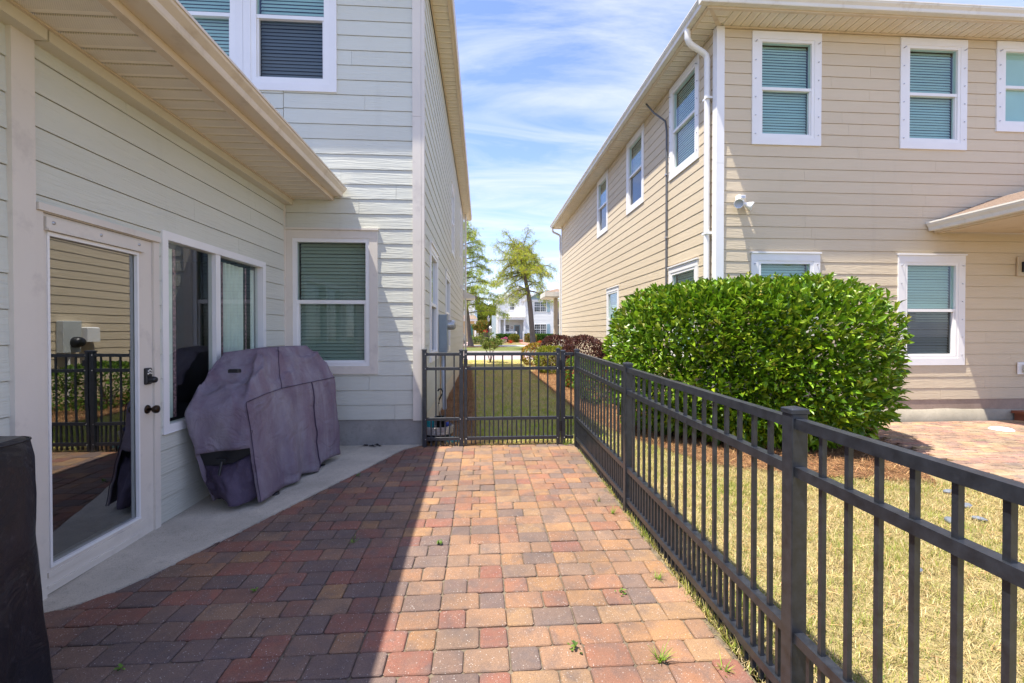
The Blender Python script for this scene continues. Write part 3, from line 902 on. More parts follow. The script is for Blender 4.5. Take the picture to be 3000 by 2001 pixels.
# sliding window in the low wing, curtains inside
w1 = make_window(wl, LH, *WIN1, trim=.0, frame=.062, style='slider', blind=False, depth=.9, mid=4.22, glass=M['glass_clear'])
def curtain(w, u0, u1, z0, z1, n0, amp, waves, mat, parent, name='curtain', ncol=40):
    vs = []; fs = []
    for i in range(ncol + 1):
        u = u0 + (u1 - u0) * i / ncol; d = n0 + amp * math.sin(i / ncol * waves * 2 * math.pi) + amp * .4 * math.sin(i * .9)
        vs += [w.P(u, d, z0), w.P(u, d * .98, z1)]
    for i in range(ncol): fs.append((2 * i, 2 * i + 2, 2 * i + 3, 2 * i + 1))
    b = MB(); b.add(vs, fs, True); return b.build(name, mat, parent)
curtain(wl, 3.565, 3.77, .74, 2.07, -.09, .016, 3, M['curtain'], w1, ncol=24)
curtain(wl, 3.772, 3.805, .74, 2.07, -.085, .005, 1, M['curtain_trim'], w1, 'curtain_edge', 8)
curtain(wl, 4.445, 4.472, .74, 2.07, -.085, .005, 1, M['curtain_trim'], w1, 'curtain_edge', 8)
curtain(wl, 4.474, 4.87, .74, 2.07, -.092, .020, 5, M['curtain'], w1)
curtain(wl, 4.872, 4.90, .74, 2.07, -.085, .005, 1, M['curtain_trim'], w1, 'curtain_edge', 8)
curtain(wl, 4.99, 5.08, .74, 2.07, -.09, .010, 2, M['curtain'], w1, ncol=16)

# tall block front
UPW = (-4.05, -1.725, 4.28, 6.02)
LOW = (-2.345, -1.25, .905, 2.635)
op_f = [UPW, LOW]
siding(wf, LH, XL + .004, -.83, .35, 5.98, op_f, M['sage'], seed=8)
siding(wf, LH, -6.5, XL - .004, 3.9, 5.98, op_f, M['sage'], seed=9)
backing(wf, LH, -6.5, -.75, -.15, 6.04, op_f, M['frieze'], .12)
b = MB(); b.box((XL - .2, YF - .002, -.15), (XS - .006, YF + .1, .345)); b.box((XS - .1, YF + .1, -.15), (XS - .006, 18.0, .345)); b.build('foundation', M['found'], LH)
b = MB()
for k in range(5):                                                             # block joints show faintly
    x = -2.2 + k * .4
b = MB(); b.box((-.83, YF - .034, .335), (-.7265, YF - .001, 4.02)); b.box((-.83, YF - .034, 4.023), (-.7265, YF - .001, 6.04)); b.build('corner_board', M['offwhite'], LH)
b = MB(); b.box((XS + .001, YF - .034, .335), (XS + .034, YF + .066, 6.04)); b.build('corner_board', M['offwhite'], LH)
make_window(wf, LH, -2.865, -1.725, 4.28, 6.02, trim=.0, frame=.045, blind=True, mid=5.155, screen=True) if False else None
uw = make_window(wf, LH, -2.80, -1.725, 4.28, 6.02, trim=.085, frame=.062, mid=5.155, screen=True)
uw2 = make_window(wf, LH, -3.90, -2.803, 4.28, 6.02, trim=.085, frame=.062, mid=5.155)
b = MB(); b.box((-4.05, YF - .03, 4.28), (-3.903, YF, 6.02)); b.build('window_casing', M['white'], LH)
make_window(wf, LH, *LOW, trim=.098, frame=.045, trim_mat=M['offwhite'], mid=1.775, cap=True, glass=M['glass_grey'])
# side wall
SW = [(6.38, 7.46, .985, 2.645), (9.15, 10.35, .985, 2.63), (11.0, 11.95, 3.30, 5.0), (15.4, 16.3, 3.9, 5.6)]
siding(ws, LH, YF + .07, 17.92, .35, 5.98, SW, M['sage'], seed=12)
backing(ws, LH, YF, 18.0, -.15, 6.04, SW, M['frieze'], .12)
for q in SW: make_window(ws, LH, *q, trim=.085, frame=.045, blind=False, screen=(q[0] < 12), depth=.5, cap=True, glass=M['glass_door'])
b = MB(); b.box((XS + .001, 17.925, .335), (XS + .034, 18.02, 6.04)); b.build('corner_board', M['offwhite'], LH)
# upper eaves, left house
y = YF - .33
while y < 19.0:
    soffit_y(LH, XS + .01, -.455, y, min(y + .14, 19.05), 6.05); y += .14
b = MB(); b.box((XS + .02, YF - .34, 6.036), (XS + .045, 19.08, 6.049)); b.build('soffit_channel', M['cream'], LH)
b = MB(); b.box((-.47, YF - .36, 6.036), (-.425, 19.1, 6.19)); b.box((XS + .02, 19.06, 6.038), (-.47, 19.1, 6.19)); b.box((-7, YF - .37, 6.036), (-.47, YF - .335, 6.19)); b.build('fascia', M['cream'], LH)
gutter_y(LH, -.423, 1, 6.06, YF - .36, 19.1, M['gutter_tan'], .04, .11)
b = MB(); b.box((-7, YF - .335, 6.05), (XS + .01, YF, 6.07)); b.build('front_soffit', M['soffit'], LH)
b = MB(); r = [(-.40, 6.2), (-4.0, 7.9), (-7.6, 6.2)]
b.add([(x, YF - .38, z) for x, z in r] + [(x, 19.12, z) for x, z in r], [(0, 1, 4, 3), (1, 2, 5, 4), (0, 2, 1), (3, 4, 5)]); b.build('roof', M['dark_shingle'], LH)
b = MB(); b.box((-7.4, YF + .14, -.15), (-7.3, 18, 6.04)); b.box((-7.3, 17.9, -.15), (-.75, 18, 6.04)); b.build('rear_wall', M['sage'], LH)
b = MB(); b.tube([(-.62, 18.1, 6.06), (-.62, 18.1, 2.9)], .04, 8); b.tube([(-.62, 18.1, 2.85), (-.62, 18.1, .02)], .04, 8); b.build('downspout', M['gutter'], LH)
b = MB(); b.box((-.72, 18.02, 2.72), (-.25, 18.9, 2.82)); b.add([(-.72, 18.02, 2.83), (-.25, 18.02, 2.83), (-.25, 18.9, 2.83), (-.72, 18.9, 2.83), (-.72, 18.02, 3.02), (-.72, 18.9, 3.02)], [(0, 1, 4), (3, 5, 2), (1, 2, 5, 4)]); b.build('porch_eave', M['gutter'], LH)
b = MB(); b.box((XS + .02, 15.5, 2.86), (XS + .11, 15.66, 2.99)); b.build('wall_vent', M['vinyl'], LH)

# ------------------------------------------------------------------ RIGHT HOUSE
RH = thing('house', 'beige clapboard house with white trimmed windows behind the big hedge', 'house', (XR, YR, 0))
wr = Wall((0, YR, 0), (1, 0, 0), (0, -1, 0))          # front, u = X
wq = Wall((XR, 0, 0), (0, 1, 0), (-1, 0, 0))          # side, u = Y
RF = [(4.10, 5.20, 4.263, 5.972), (6.49, 7.60, 4.263, 5.975), (8.10, 9.6, 4.575, 5.99), (4.10, 5.20, .89, 2.61), (6.48, 7.60, .89, 2.61)]
siding(wr, RH, XR + .09, 14.0, .352, 5.99, RF, M['beige'], seed=15)
backing(wr, RH, XR + .005, 14.0, -.1, 6.02, RF, M['beige'], .12)
for i, q in enumerate(RF):
    make_window(wr, RH, *q, trim=.11, frame=.045, fasten=True, blind=(i != 2), screen=(i == 4), cap=(i > 2), trim_mat=M['white'], blind_h=1.0)
b = MB(); b.box((8.25, YR + .05, 4.7), (9.45, YR + .06, 5.9)); b.build('roller_shade', M['blind'], RH)
RS = [(7.26, 8.43, 4.262, 5.975), (9.79, 10.97, 4.262, 5.98), (12.64, 13.80, 4.27, 5.98), (7.26, 8.43, .89, 2.61), (11.59, 12.72, .89, 2.60)]
siding(wq, RH, YR + .10, 19.92, .352, 5.99, RS, M['beige'], seed=17)
backing(wq, RH, YR + .005, 20.0, -.1, 6.02, RS, M['beige'], .12)
for i, q in enumerate(RS):
    make_window(wq, RH, *q, trim=.10, frame=.045, fasten=(i < 1), blind=True, screen=(i in (1, 2)), cap=(i > 2), trim_mat=M['white'])
b = MB(); b.box((XR - .034, YR - .034, .34), (XR + .086, YR - .001, 3.96)); b.box((XR - .034, YR - .034, 3.963), (XR + .086, YR - .001, 6.02)); b.build('corner_board', M['white'], RH)
b = MB(); b.box((XR - .034, YR, .34), (XR - .001, YR + .09, 6.02)); b.build('corner_board', M['white'], RH)
b = MB(); b.box((XR - .034, 19.925, .34), (XR - .001, 20.03, 6.02)); b.build('corner_board', M['white'], RH)
b = MB(); b.box((XR + .005, YR - .004, -.1), (14, YR + .1, .348)); b.box((XR + .005, YR + .1, -.1), (XR + .1, 20, .348)); b.build('foundation', M['found_tan'], RH)
# wavy parging skirt
P = MB(); N_ = 60; vs = []
for i in range(N_ + 1):
    x = 5.6 + 8 * i / N_; h = .20 + .025 * mnoise.noise((x * 1.7, 3, 0)) - .01 * (x - 6)
    vs += [(x, YR - .035, .0), (x, YR - .025, h), (x, YR - .004, h + .008)]
fs = []
for i in range(N_): 
    for k in range(2): fs.append((3 * i + k, 3 * i + 3 + k, 3 * i + 4 + k, 3 * i + 1 + k))
P.add(vs, fs, True); P.build('parging', M['parge'], RH)
# eaves
x = XR
y0 = YR - .36
y = y0
while y < 20.3:
    soffit_y(RH, XR - .33, XR + .02, y, min(y + .14, 20.3), 6.03); y += .14
x = XR + .03
while x < 13.8:
    soffit_x(RH, x, x + .14, YR - .358, YR, 6.031); x += .14
b = MB(); b.add([(XR - .33, YR - .36, 6.026), (XR - .27, YR - .36, 6.026), (XR + .03, YR - .03, 6.026), (XR - .03, YR - .0, 6.026)], [(0, 1, 2, 3)]); b.build('soffit_corner_strip', M['cream'], RH)
b = MB(); b.box((XR + .09, YR - .026, 6.004), (14, YR - .0, 6.029)); b.box((XR - .026, YR + .09, 6.003), (XR, 20, 6.028)); b.build('soffit_channel', M['cream'], RH)
b = MB(); b.box((XR - .37, YR - .40, 6.016), (14, YR - .355, 6.16)); b.box((XR - .37, YR - .355, 6.0165), (XR - .328, 20.33, 6.159)); b.box((XR - .328, 20.30, 6.017), (XR + .3, 20.33, 6.158)); b.build('fascia', M['cream'], RH)
gutter_x(RH, YR - .402, -1, 6.04, XR - .372 - .13, 14, M['gutter'], .13, .115)
gutter_y(RH, XR - .372, -1, 6.04, YR - .40, 20.33, M['gutter'], .13, .115)
b = MB(); e = .42
rp = [(XR - .42, YR - .45, 6.165), (14.3, YR - .45, 6.165), (14.3, 20.4, 6.165), (XR - .42, 20.4, 6.165), (9.0, 11.8, 8.9), (9.0, 15.2, 8.9)]
b.add(rp, [(0, 1, 4), (1, 2, 5, 4), (2, 3, 5), (3, 0, 4, 5), (0, 3, 2, 1)]); b.build('roof', M['dark_shingle'], RH)
b = MB(); b.box((13.9, YR + .14, -.1), (14, 20, 6.02)); b.box((XR + .14, 19.9, -.1), (13.9, 20, 6.02)); b.build('rear_wall', M['beige'], RH)
def downspout(parent, gx, gy, gz_, wx, wy, mat, sx, zbot=.05, name='downspout'):
    """elbow from the gutter outlet to the wall, then straight down"""
    pts = [(gx, gy, gz_), (gx, gy, gz_ - .14), (gx + (wx - gx) * .08, gy + (wy - gy) * .08, gz_ - .20), (gx + (wx - gx) * .2, gy + (wy - gy) * .2, gz_ - .235), (gx + (wx - gx) * .8, gy + (wy - gy) * .8, gz_ - .33), (gx + (wx - gx) * .95, gy + (wy - gy) * .95, gz_ - .37), (wx, wy, gz_ - .44), (wx, wy, zbot)]
    b = MB(); b.tube(pts, .045, 10); 
    return b.build(name, mat, parent)
downspout(RH, XR - .42, YR + .12, 6.05, XR - .085, YR + .16, M['vinyl'], 1)
b = MB(); b.box((XR - .13, YR + .09, 2.92), (XR - .035, YR + .23, 2.96)); b.box((XR - .13, YR + .09, 5.0), (XR - .035, YR + .23, 5.03)); b.build('downspout_strap', M['vinyl'], RH)
downspout(RH, XR - .42, 20.1, 6.05, XR - .07, 20.08, M['gutter'], 1)
b = MB(); b.tube([(XR - .24, 9.05, 6.02), (XR - .16, 8.85, 5.75), (XR - .05, 8.55, 5.45), (XR - .045, 8.50, 5.25), (XR - .045, 8.50, .3)], .018, 7); b.build('conduit', simple('grey_conduit', (.10, .105, .115), .5), RH)
b = MB()
for z in (4.4, 3.2, 2.05): b.box((XR - .068, 8.475, z), (XR - .02, 8.525, z + .03))
b.build('conduit_clip', M['steel'], RH)
# far porch stub past the rear corner
b = MB(); b.box((XR - .72, 20.35, 3.0), (XR - .02, 22.0, 3.2)); b.build('porch_eave', M['gutter'], RH)
b = MB(); b.box((XR - .68, 20.4, 2.96), (XR - .03, 21.9, 2.995)); b.build('porch_soffit', M['soffit'], RH)
b = MB(); b.box((XR - .21, 20.9, 0), (XR - .04, 21.1, 2.955)); b.build('porch_column', M['beige'], RH)
b = MB(); b.add([(XR - .72, 20.35, 3.205), (XR - .02, 20.35, 3.205), (XR - .02, 22, 3.205), (XR - .72, 22, 3.205), (XR - .02, 20.9, 3.42), (XR - .02, 21.5, 3.42)], [(0, 1, 4), (0, 4, 5, 3), (3, 5, 2)]); b.build('porch_roof', M['asphalt_shingle'], RH)
# porch roof on the near right, meets the front wall
PX = 6.93
b = MB(); b.add([(PX + .14, 3.2, 2.975), (PX + .14, YR - .03, 2.975), (PX + 3, YR - .03, 2.975), (PX + 3, 3.2, 2.975)], [(0, 1, 2, 3)]); pso = b.build('porch_soffit', M['cream'], RH)
b = MB(); b.box((PX + .13, 3.2, 2.96), (PX + .165, YR - .03, 3.12)); b.build('fascia', M['cream'], RH)
gutter_y(RH, PX + .13, -1, 2.985, 3.2, YR - .035, M['gutter'], .14, .135)
b = MB(); b.box((PX + .20, 3.2, 2.955), (PX + .26, YR - .03, 2.974)); b.build('soffit_channel', M['cream'], RH)
slope = .36
for i in range(7):
    for k in range(11):
        u0 = 3.2 + k * .33 - (.16 if i % 2 else 0); u1 = u0 + .326
        u1 = min(u1, YR - .025); u0 = max(u0, 3.2)
        if u1 - u0 < .05: continue
        x0 = PX + .05 + i * .16; z0 = 3.115 + i * .16 * slope + .006
        b = MB(); b.add([(x0, u0, z0), (x0, u1, z0), (x0 + .2, u1, z0 + .2 * slope - .006), (x0 + .2, u0, z0 + .2 * slope - .006), (x0, u0, z0 - .009), (x0, u1, z0 - .009)], [(0, 1, 2, 3), (0, 4, 5, 1)])
        b.build('shingle', M['asphalt_shingle'], RH)
b = MB(); b.add([(PX + .1, 3.2, 3.10), (PX + .1, YR - .03, 3.10), (PX + 3.0, YR - .03, 3.10 + 2.9 * slope), (PX + 3.0, 3.2, 3.10 + 2.9 * slope)], [(0, 1, 2, 3)]); b.build('porch_roof_deck', M['asphalt_shingle'], RH)
# brick-red step by the wall
b = MB(); b.box((8.42, YR - .62, .0), (9.8, YR - .06, .13)); b.box((8.38, YR - .66, .13), (9.8, YR - .05, .17)); tag(b.build('step', simple('red_brown_step', (.27, .085, .04), .6, .15, 6)), 'red brown step against the beige house wall at the frame edge', 'step')

# ------------------------------------------------------------------ things fixed to walls
EM = thing('electric_meter', 'grey electric meter cabinet with glass dial and pipe on the sage side wall', 'meter', (XS, 7.3, 0))
b = MB(); b.cbox((XS + .02, 7.60, 1.07), (XS + .155, 7.95, 1.70), .008); b.box((XS + .155, 7.63, 1.10), (XS + .162, 7.92, 1.34)); b.build('cabinet', simple('grey_cabinet', (.25, .30, .33), .45, .1, 5), EM)
b = MB(); b.lathe([(.085, 0), (.085, .06), (.08, .11), (.055, .135), (0, .14)], 14, (7.78, 1.53, .155), lambda x, y, z: (XS + z, x, y)); b.build('meter_dial', simple('glass_dial', (.45, .45, .42), .12, .3, 20, metal=.3), EM)
b = MB(); b.tube([(XS + .085, 7.76, 1.07), (XS + .085, 7.76, .7), (XS + .10, 7.78, .1)], .036, 10); b.build('riser_pipe', simple('pale_conduit', (.52, .56, .62), .5), EM)
b = MB(); b.tube([(XS + .05, 7.66, 1.07), (XS + .045, 7.66, .3)], .008, 6); b.build('ground_wire', simple('copper_wire', (.35, .2, .1), .5), EM)

UB = thing('utility_box', 'grey utility boxes with round meter on the beige side wall behind the hedge', 'utility box', (XR, 9.8, 0))
b = MB(); b.cbox((XR - .16, 9.45, 1.0), (XR - .02, 9.85, 1.62), .01); b.build('box', simple('pale_box', (.5, .52, .5), .5), UB)
b = MB(); b.lathe([(.11, 0), (.11, .08), (.08, .14), (0, .15)], 14, (9.7, 1.2, .16), lambda x, y, z: (XR - z, x, y)); b.build('meter_dial', M['black_plastic'], UB)
b = MB(); b.cbox((XR - .20, 9.95, 1.2), (XR - .02, 10.25, 1.5), .02); b.build('vent_box', M['vinyl'], UB)
b = MB(); b.tube([(XR - .09, 9.65, 1.0), (XR - .09, 9.65, 0)], .03, 8); b.build('pipe', M['vinyl'], UB)

FL = thing('security_light', 'white twin-head floodlight on the beige wall beside the corner board', 'floodlight', (3.9, YR, 3.4))
ywall = YR - .02
b = MB(); b.cbox((3.84, ywall - .09, 3.37), (3.945, ywall, 3.47), .012); b.box((3.86, ywall - .13, 3.405), (3.93, ywall - .09, 3.455)); b.build('sensor_body', M['vinyl'], FL)
b = MB(); b.box((3.865, ywall - .131, 3.41), (3.925, ywall - .1302, 3.44)); b.build('sensor_lens', simple('sensor_lens', (.35, .38, .45), .2), FL)
for (cx, d) in ((3.775, Vector((-.35, -.80, -.25))), (4.02, Vector((.72, -.42, -.42)))):
    d = d.normalized(); q = d.to_track_quat('Z', 'Y').to_matrix()
    o0 = Vector((3.89 + (cx - 3.89) * .35, ywall - .06, 3.345))
    b = MB(); b.tube([(3.89, ywall - .05, 3.372), o0], .016, 8)
    b.lathe([(.0, -.02), (.022, -.015), (.028, .03), (.066, .115), (.069, .135), (.062, .135), (.05, .07)], 18, (0, 0, 0), lambda x, y, z: tuple(o0 + q @ Vector((x, y, z))))
    hd = b.build('lamp_head', M['vinyl'], FL)
    b = MB(); b.lathe([(.062, .118), (.04, .11), (.0, .105)], 18, (0, 0, 0), lambda x, y, z: tuple(o0 + q @ Vector((x, y, z)))); b.build('lens', simple('frosted_lens', (.42, .44, .48), .2), hd)

LN = thing('wall_lantern', 'black wall lantern on a tan block at the right edge', 'lantern', (8.62, YR, 2.5))
b = MB(); b.cbox((8.47, ywall - .03, 2.30), (8.75, ywall, 2.60), .006); b.build('mount_block', M['beige'], LN)
b = MB(); b.box((8.53, ywall - .06, 2.36), (8.63, ywall - .03, 2.52)); b.tube([(8.58, ywall - .06, 2.5), (8.58, ywall - .12, 2.66), (8.60, ywall - .2, 2.66), (8.60, ywall - .22, 2.52)], .012, 8)
b.lathe([(.02, .16), (.10, .08), (.10, .06), (.085, .06)], 6, (8.60, ywall - .22, 2.40)); b.lathe([(.07, -.10), (.08, -.11), (.02, -.14)], 6, (8.60, ywall - .22, 2.40)); b.build('lantern_frame', M['black_plastic'], LN)
b = MB(); b.lathe([(.08, .06), (.065, -.10)], 6, (8.60, ywall - .22, 2.40)); b.build('lantern_glass', M['glass'], LN)
OT = thing('outlet_box', 'white outdoor outlet with clear bubble cover low on the beige wall', 'outlet', (8.62, YR, .8))
b = MB(); b.cbox((8.50, ywall - .025, .74), (8.70, ywall, .93), .006); b.build('back_plate', M['vinyl'], OT)
b = MB(); b.cbox((8.56, ywall - .09, .77), (8.69, ywall - .025, .90), .02); b.build('bubble_cover', simple('cloudy_plastic', (.52, .55, .42), .2), OT)

# ------------------------------------------------------------------ fence and gate
PW = .051
def post(parent, x, y, z0, z1, w=PW, cap=True):
    h = w / 2
    b = MB(); b.cbox((x - h, y - h, z0), (x + h, y + h, z1), .003); p = b.build('post', M['black_metal'], parent)
    b = MB(); c = h + .004
    b.cbox((x - c, y - c, z1), (x + c, y + c, z1 + .018), .003); b.add([(x - c + .004, y - c + .004, z1 + .018), (x + c - .004, y - c + .004, z1 + .018), (x + c - .004, y + c - .004, z1 + .018), (x - c + .004, y + c - .004, z1 + .018), (x, y, z1 + .026)], [(0, 1, 4), (1, 2, 4), (2, 3, 4), (3, 0, 4)])
    b.build('post_cap', M['black_metal'], p)
    return p
RAILZ = [(1.095, 1.133), (.92, .957), (.31, .347), (.067, .104)]
SF = thing('fence', 'long black metal picket fence running along the right edge of the pavers', 'fence', (XF, 3.5, 0))
fpost = [5.47, 3.535, 1.61, -.32]
for i, y in enumerate(fpost): post(SF, XF, y, -.1, 1.15 + gz(y) * 1.25, .06 if i in (1, 2) else .055)
fz = lambda y: gz(y) * 1.25
for ya, yb in zip(fpost, fpost[1:]):
    a, b_ = ya - .03, yb + .03
    for (z0, z1) in RAILZ:
        b = MB(); hw = .019
        b.add([(XF - hw, a, z0 + fz(a)), (XF + hw, a, z0 + fz(a)), (XF + hw, b_, z0 + fz(b_)), (XF - hw, b_, z0 + fz(b_)), (XF - hw, a, z1 + fz(a)), (XF + hw, a, z1 + fz(a)), (XF + hw, b_, z1 + fz(b_)), (XF - hw, b_, z1 + fz(b_))], [(0, 3, 2, 1), (4, 5, 6, 7), (0, 1, 5, 4), (1, 2, 6, 5), (2, 3, 7, 6), (3, 0, 4, 7)])
        b.build('rail', M['black_metal'], SF)
    n = 16; pitch = (a - b_) / (n + 1)
    for k in range(1, n + 1):
        y = a - pitch * k; h = .0083
        b = MB(); b.box((XF - h, y - h, .0 + fz(y)), (XF + h, y + h, 1.10 + fz(y))); b.build('picket', M['black_metal'], SF)
    for k in range(n + 1):
        y = a - pitch * (k + .5); h = .0083
        b = MB(); b.box((XF - h, y - h, .0 + fz(y)), (XF + h, y + h, .315 + fz(y))); b.build('picket', M['black_metal'], SF)
YG = 5.55; G0 = .03
GR = [(1.126, 1.163), (.951, .988), (.34, .377), (.098, .138)]
def span_x(parent, x0, x1, pick, pup, kind, zb=.02):
    for (z0, z1) in GR:
        b = MB(); b.cbox((x0, YG - .015, z0), (x1, YG + .015, z1), .002); b.build('rail', M['black_metal'], parent)
    h = .0083
    for x in pick:
        b = MB(); b.box((x - h, YG - h, zb), (x + h, YG + h, 1.13)); b.build('picket', M['black_metal'], parent)
    for x in pup:
        b = MB(); b.box((x - h, YG - h, zb), (x + h, YG + h, .345)); b.build('picket', M['black_metal'], parent)
    b = MB()
    for (z0, z1) in GR:
        for x in (x0 - .012, x1 + .012):
            b.lathe([(.006, 0), (.005, .004), (0, .005)], 8, (x, (z0 + z1) / 2, 0), lambda u, v, w_: (u, YG - .027 - w_, v))
    b.build('screw', M['steel'], parent)
LF = thing('fence', 'short black metal fence panel between sage house corner and gate', 'fence', (-.45, YG, 0))
post(LF, -.685, YG, -.1, 1.19); post(LF, -.243, YG, -.1, 1.18, .046)
span_x(LF, -.659, -.266, (-.548, -.438, -.329), (-.606, -.494, -.386, -.288), 'f')
GT = thing('gate', 'black metal picket gate closed across the end of the paver patio', 'gate', (.38, YG, 0))
post(GT, -.19, YG, .04, 1.18, .036); post(GT, .944, YG, .04, 1.195, .042)
span_x(GT, -.172, .923, (-.071, .04, .15, .26, .374, .487, .595, .702, .815), (-.118, -.013, .099, .208, .319, .431, .543, .652, .762, .871), 'g', .05)
b = MB()
for z in (.2, .95): b.box((.955, YG - .03, z), (.985, YG - .012, z + .12)); b.tube([(.969, YG - .03, z + .01), (.969, YG - .03, z + .11)], .008, 8)
b.build('hinge', M['black_plastic'], GT)
b = MB(); b.box((-.215, YG - .035, 1.02), (-.165, YG - .02, 1.09)); b.box((-.218, YG - .034, 1.10), (-.206, YG - .02, 1.125)); b.build('latch', M['black_plastic'], GT)
RF_ = thing('fence', 'narrow black metal fence infill between gate hinge post and corner post', 'fence', (1.07, YG, 0))
post(RF_, 1.002, YG, -.1, 1.17, .055)
span_x(RF_, 1.03, 1.135, (1.125 - .02,), (1.066,), 'f')

# ------------------------------------------------------------------ covered grill
GRL = thing('covered_grill', 'barbecue grill under a faded purple-grey cover beside the wing wall', 'grill', (-1.95, 4.45, 0))
def lerp(a, b, t): return tuple(x + (y - x) * t for x, y in zip(a, b))
BOT = [(-2.13, 3.77, .07), (-1.79, 3.84, .05), (-1.55, 5.09, .05), (-2.26, 5.20, .05)]
SHO = [(-2.30, 3.66, .80), (-1.895, 3.80, .85), (-1.585, 5.085, .925), (-2.28, 5.19, .92)]
MIDF = (-1.82, 4.28, .905)                      # hood side bulges the seam
TOP = [(-2.27, 4.16, 1.235), (-2.02, 4.27, 1.265), (-1.83, 4.90, 1.275), (-2.24, 4.95, 1.25)]
seg = [18, 44, 14, 26]
def ringpts(C, mid=None):
    out = []
    for i in range(4):
        a, b_ = C[i], C[(i + 1) % 4]
        for k in range(seg[i]):
            t = k / seg[i]
            if i == 1 and mid: 
                p = lerp(a, mid, t / .37) if t < .37 else lerp(mid, b_, (t - .37) / .63)
            else: p = lerp(a, b_, t)
            out.append(Vector(p))
    return out
rb, rs_, rt_ = ringpts(BOT), ringpts(SHO, MIDF), ringpts(TOP)
n = len(rb)
cen = Vector((-2.0, 4.5, .6))
rowsL, rowsU, rowsC = 26, 20, 8
NEAR_ = seg[0]
rings = []
for k in range(rowsL + 1):
    t = k / rowsL; bulge = .018 * math.sin(t * math.pi)
    rg = []
    for i in range(n):
        p = rb[i].lerp(rs_[i], t)
        d = Vector((p.x - cen.x, p.y - cen.y, 0)).normalized()
        s = i
        ph = i * .21 + 1.6 * mnoise.noise((i * .045, t * 1.3, 0))
        ridge = 1 - 2 * abs(math.sin(ph))                              # hanging folds, sharp on the outside
        q_ = p * 3.2
        cre = 1 - abs(mnoise.noise((q_.x * 1.3 + t * 2, q_.y * 1.3, q_.z * 1.6))) * 2.4
        fold = (.034 * ridge + .060 * mnoise.noise((i * .085, t * .9, 4.2))) * (1 - t) ** .55 + .011 * max(0, cre) + .006 * mnoise.noise((i * .33, t * 9, 1.0))
        kick = .075 * (1 - t) ** 2.2 * math.exp(-((i - NEAR_ - 3) / 6.0) ** 2)
        rg.append(p + d * kick + d * (fold + bulge * .4) + Vector((0, 0, (1 - t) ** 4 * (.030 * mnoise.noise((i * .12, 7, 0)) + (.035 if NEAR_ + 30 < i < NEAR_ + 60 else 0)))))
    rings.append(rg)
for k in range(1, rowsU + 1):
    t = k / rowsU; rg = []
    for i in range(n):
        p = rs_[i].lerp(rt_[i], t)
        # hood: convex near the front, sagging between shoulder and hood at the near end
        sag = -.035 * math.sin(t * math.pi) if i < seg[0] else .032 * math.sin(t * math.pi)
        rid = max(0, 1 - abs(mnoise.noise((p.x * 5.2, p.y * 5.2, p.z * 5.2 + 3))) * 3.2)
        rid2 = max(0, 1 - abs(mnoise.noise((p.x * 10, p.y * 8, p.z * 10 + 8))) * 3.0)
        w_ = math.sin(min(1, t * 1.15) * math.pi) * (1.75 if i < seg[0] + 18 or i > n - 8 else 1.0)
        q = p + Vector((.5 * (rid * .02 - .006), 0, sag + w_ * (.038 * mnoise.noise((p.x * 4, p.y * 4, p.z * 4)) + .040 * rid - .014 + .014 * rid2)))
        rg.append(q)
    rings.append(rg)
tc_ = sum((Vector(v) for v in TOP), Vector()) / 4
for k in range(1, rowsC + 1):
    t = k / (rowsC + .6); rings.append([rt_[i].lerp(tc_, t) + Vector((0, 0, .012 * t + .006 * mnoise.noise((i * .3, k, 2)))) for i in range(n)])
for it in range(3):                                             # cloth rounds over the shoulder instead of creasing
    for k in range(rowsL - 3, rowsL + 5):
        rings[k] = [rings[k][i] * .5 + (rings[k - 1][i] + rings[k + 1][i]) * .25 for i in range(n)]
for it in range(1):
    for k in range(len(rings)):
        rg = rings[k]; rings[k] = [rg[i] * .6 + (rg[i - 1] + rg[(i + 1) % n]) * .2 for i in range(n)]
vs = [v for rg in rings for v in rg]; fs = []
NEAR = seg[0]
for k in range(len(rings) - 1):
    for i in range(n):
        j = (i + 1) % n
        if k < 14 and i < NEAR - 1: continue                    # near end: cover rides up above the bag
        fs.append((k * n + i, k * n + j, (k + 1) * n + j, (k + 1) * n + i))
fs.append(tuple((len(rings) - 1) * n + i for i in range(n)))
b = MB(); b.add(vs, fs, True)
gc = b.build('cover', M['cover'], GRL)
sol = gc.modifiers.new('thick', 'SOLIDIFY'); sol.thickness = .004; sol.offset = -1
# seams
def seam(pts, r=.0035): 
    bb = MB(); bb.tube(pts, r, 5); return bb.build('seam', M['cover_dark'], gc)
fr_ = [rings[rowsL][i] + Vector((.006, -.004, .004)) for i in range(NEAR, NEAR + seg[1] + 1)]
seam(fr_)
c_ = NEAR
seam([rings[k][c_] + Vector((.004, -.006, 0)) for k in range(0, rowsL + 1)])
c_ = NEAR + int(seg[1] * .69)
seam([rings[k][c_] + Vector((.005, -.004, 0)) for k in range(0, rowsL + 1)], .006)
seam([rings[rowsL + k][NEAR + 16] + Vector((.003, -.003, .003)) for k in range(0, rowsU + 1)], .003)
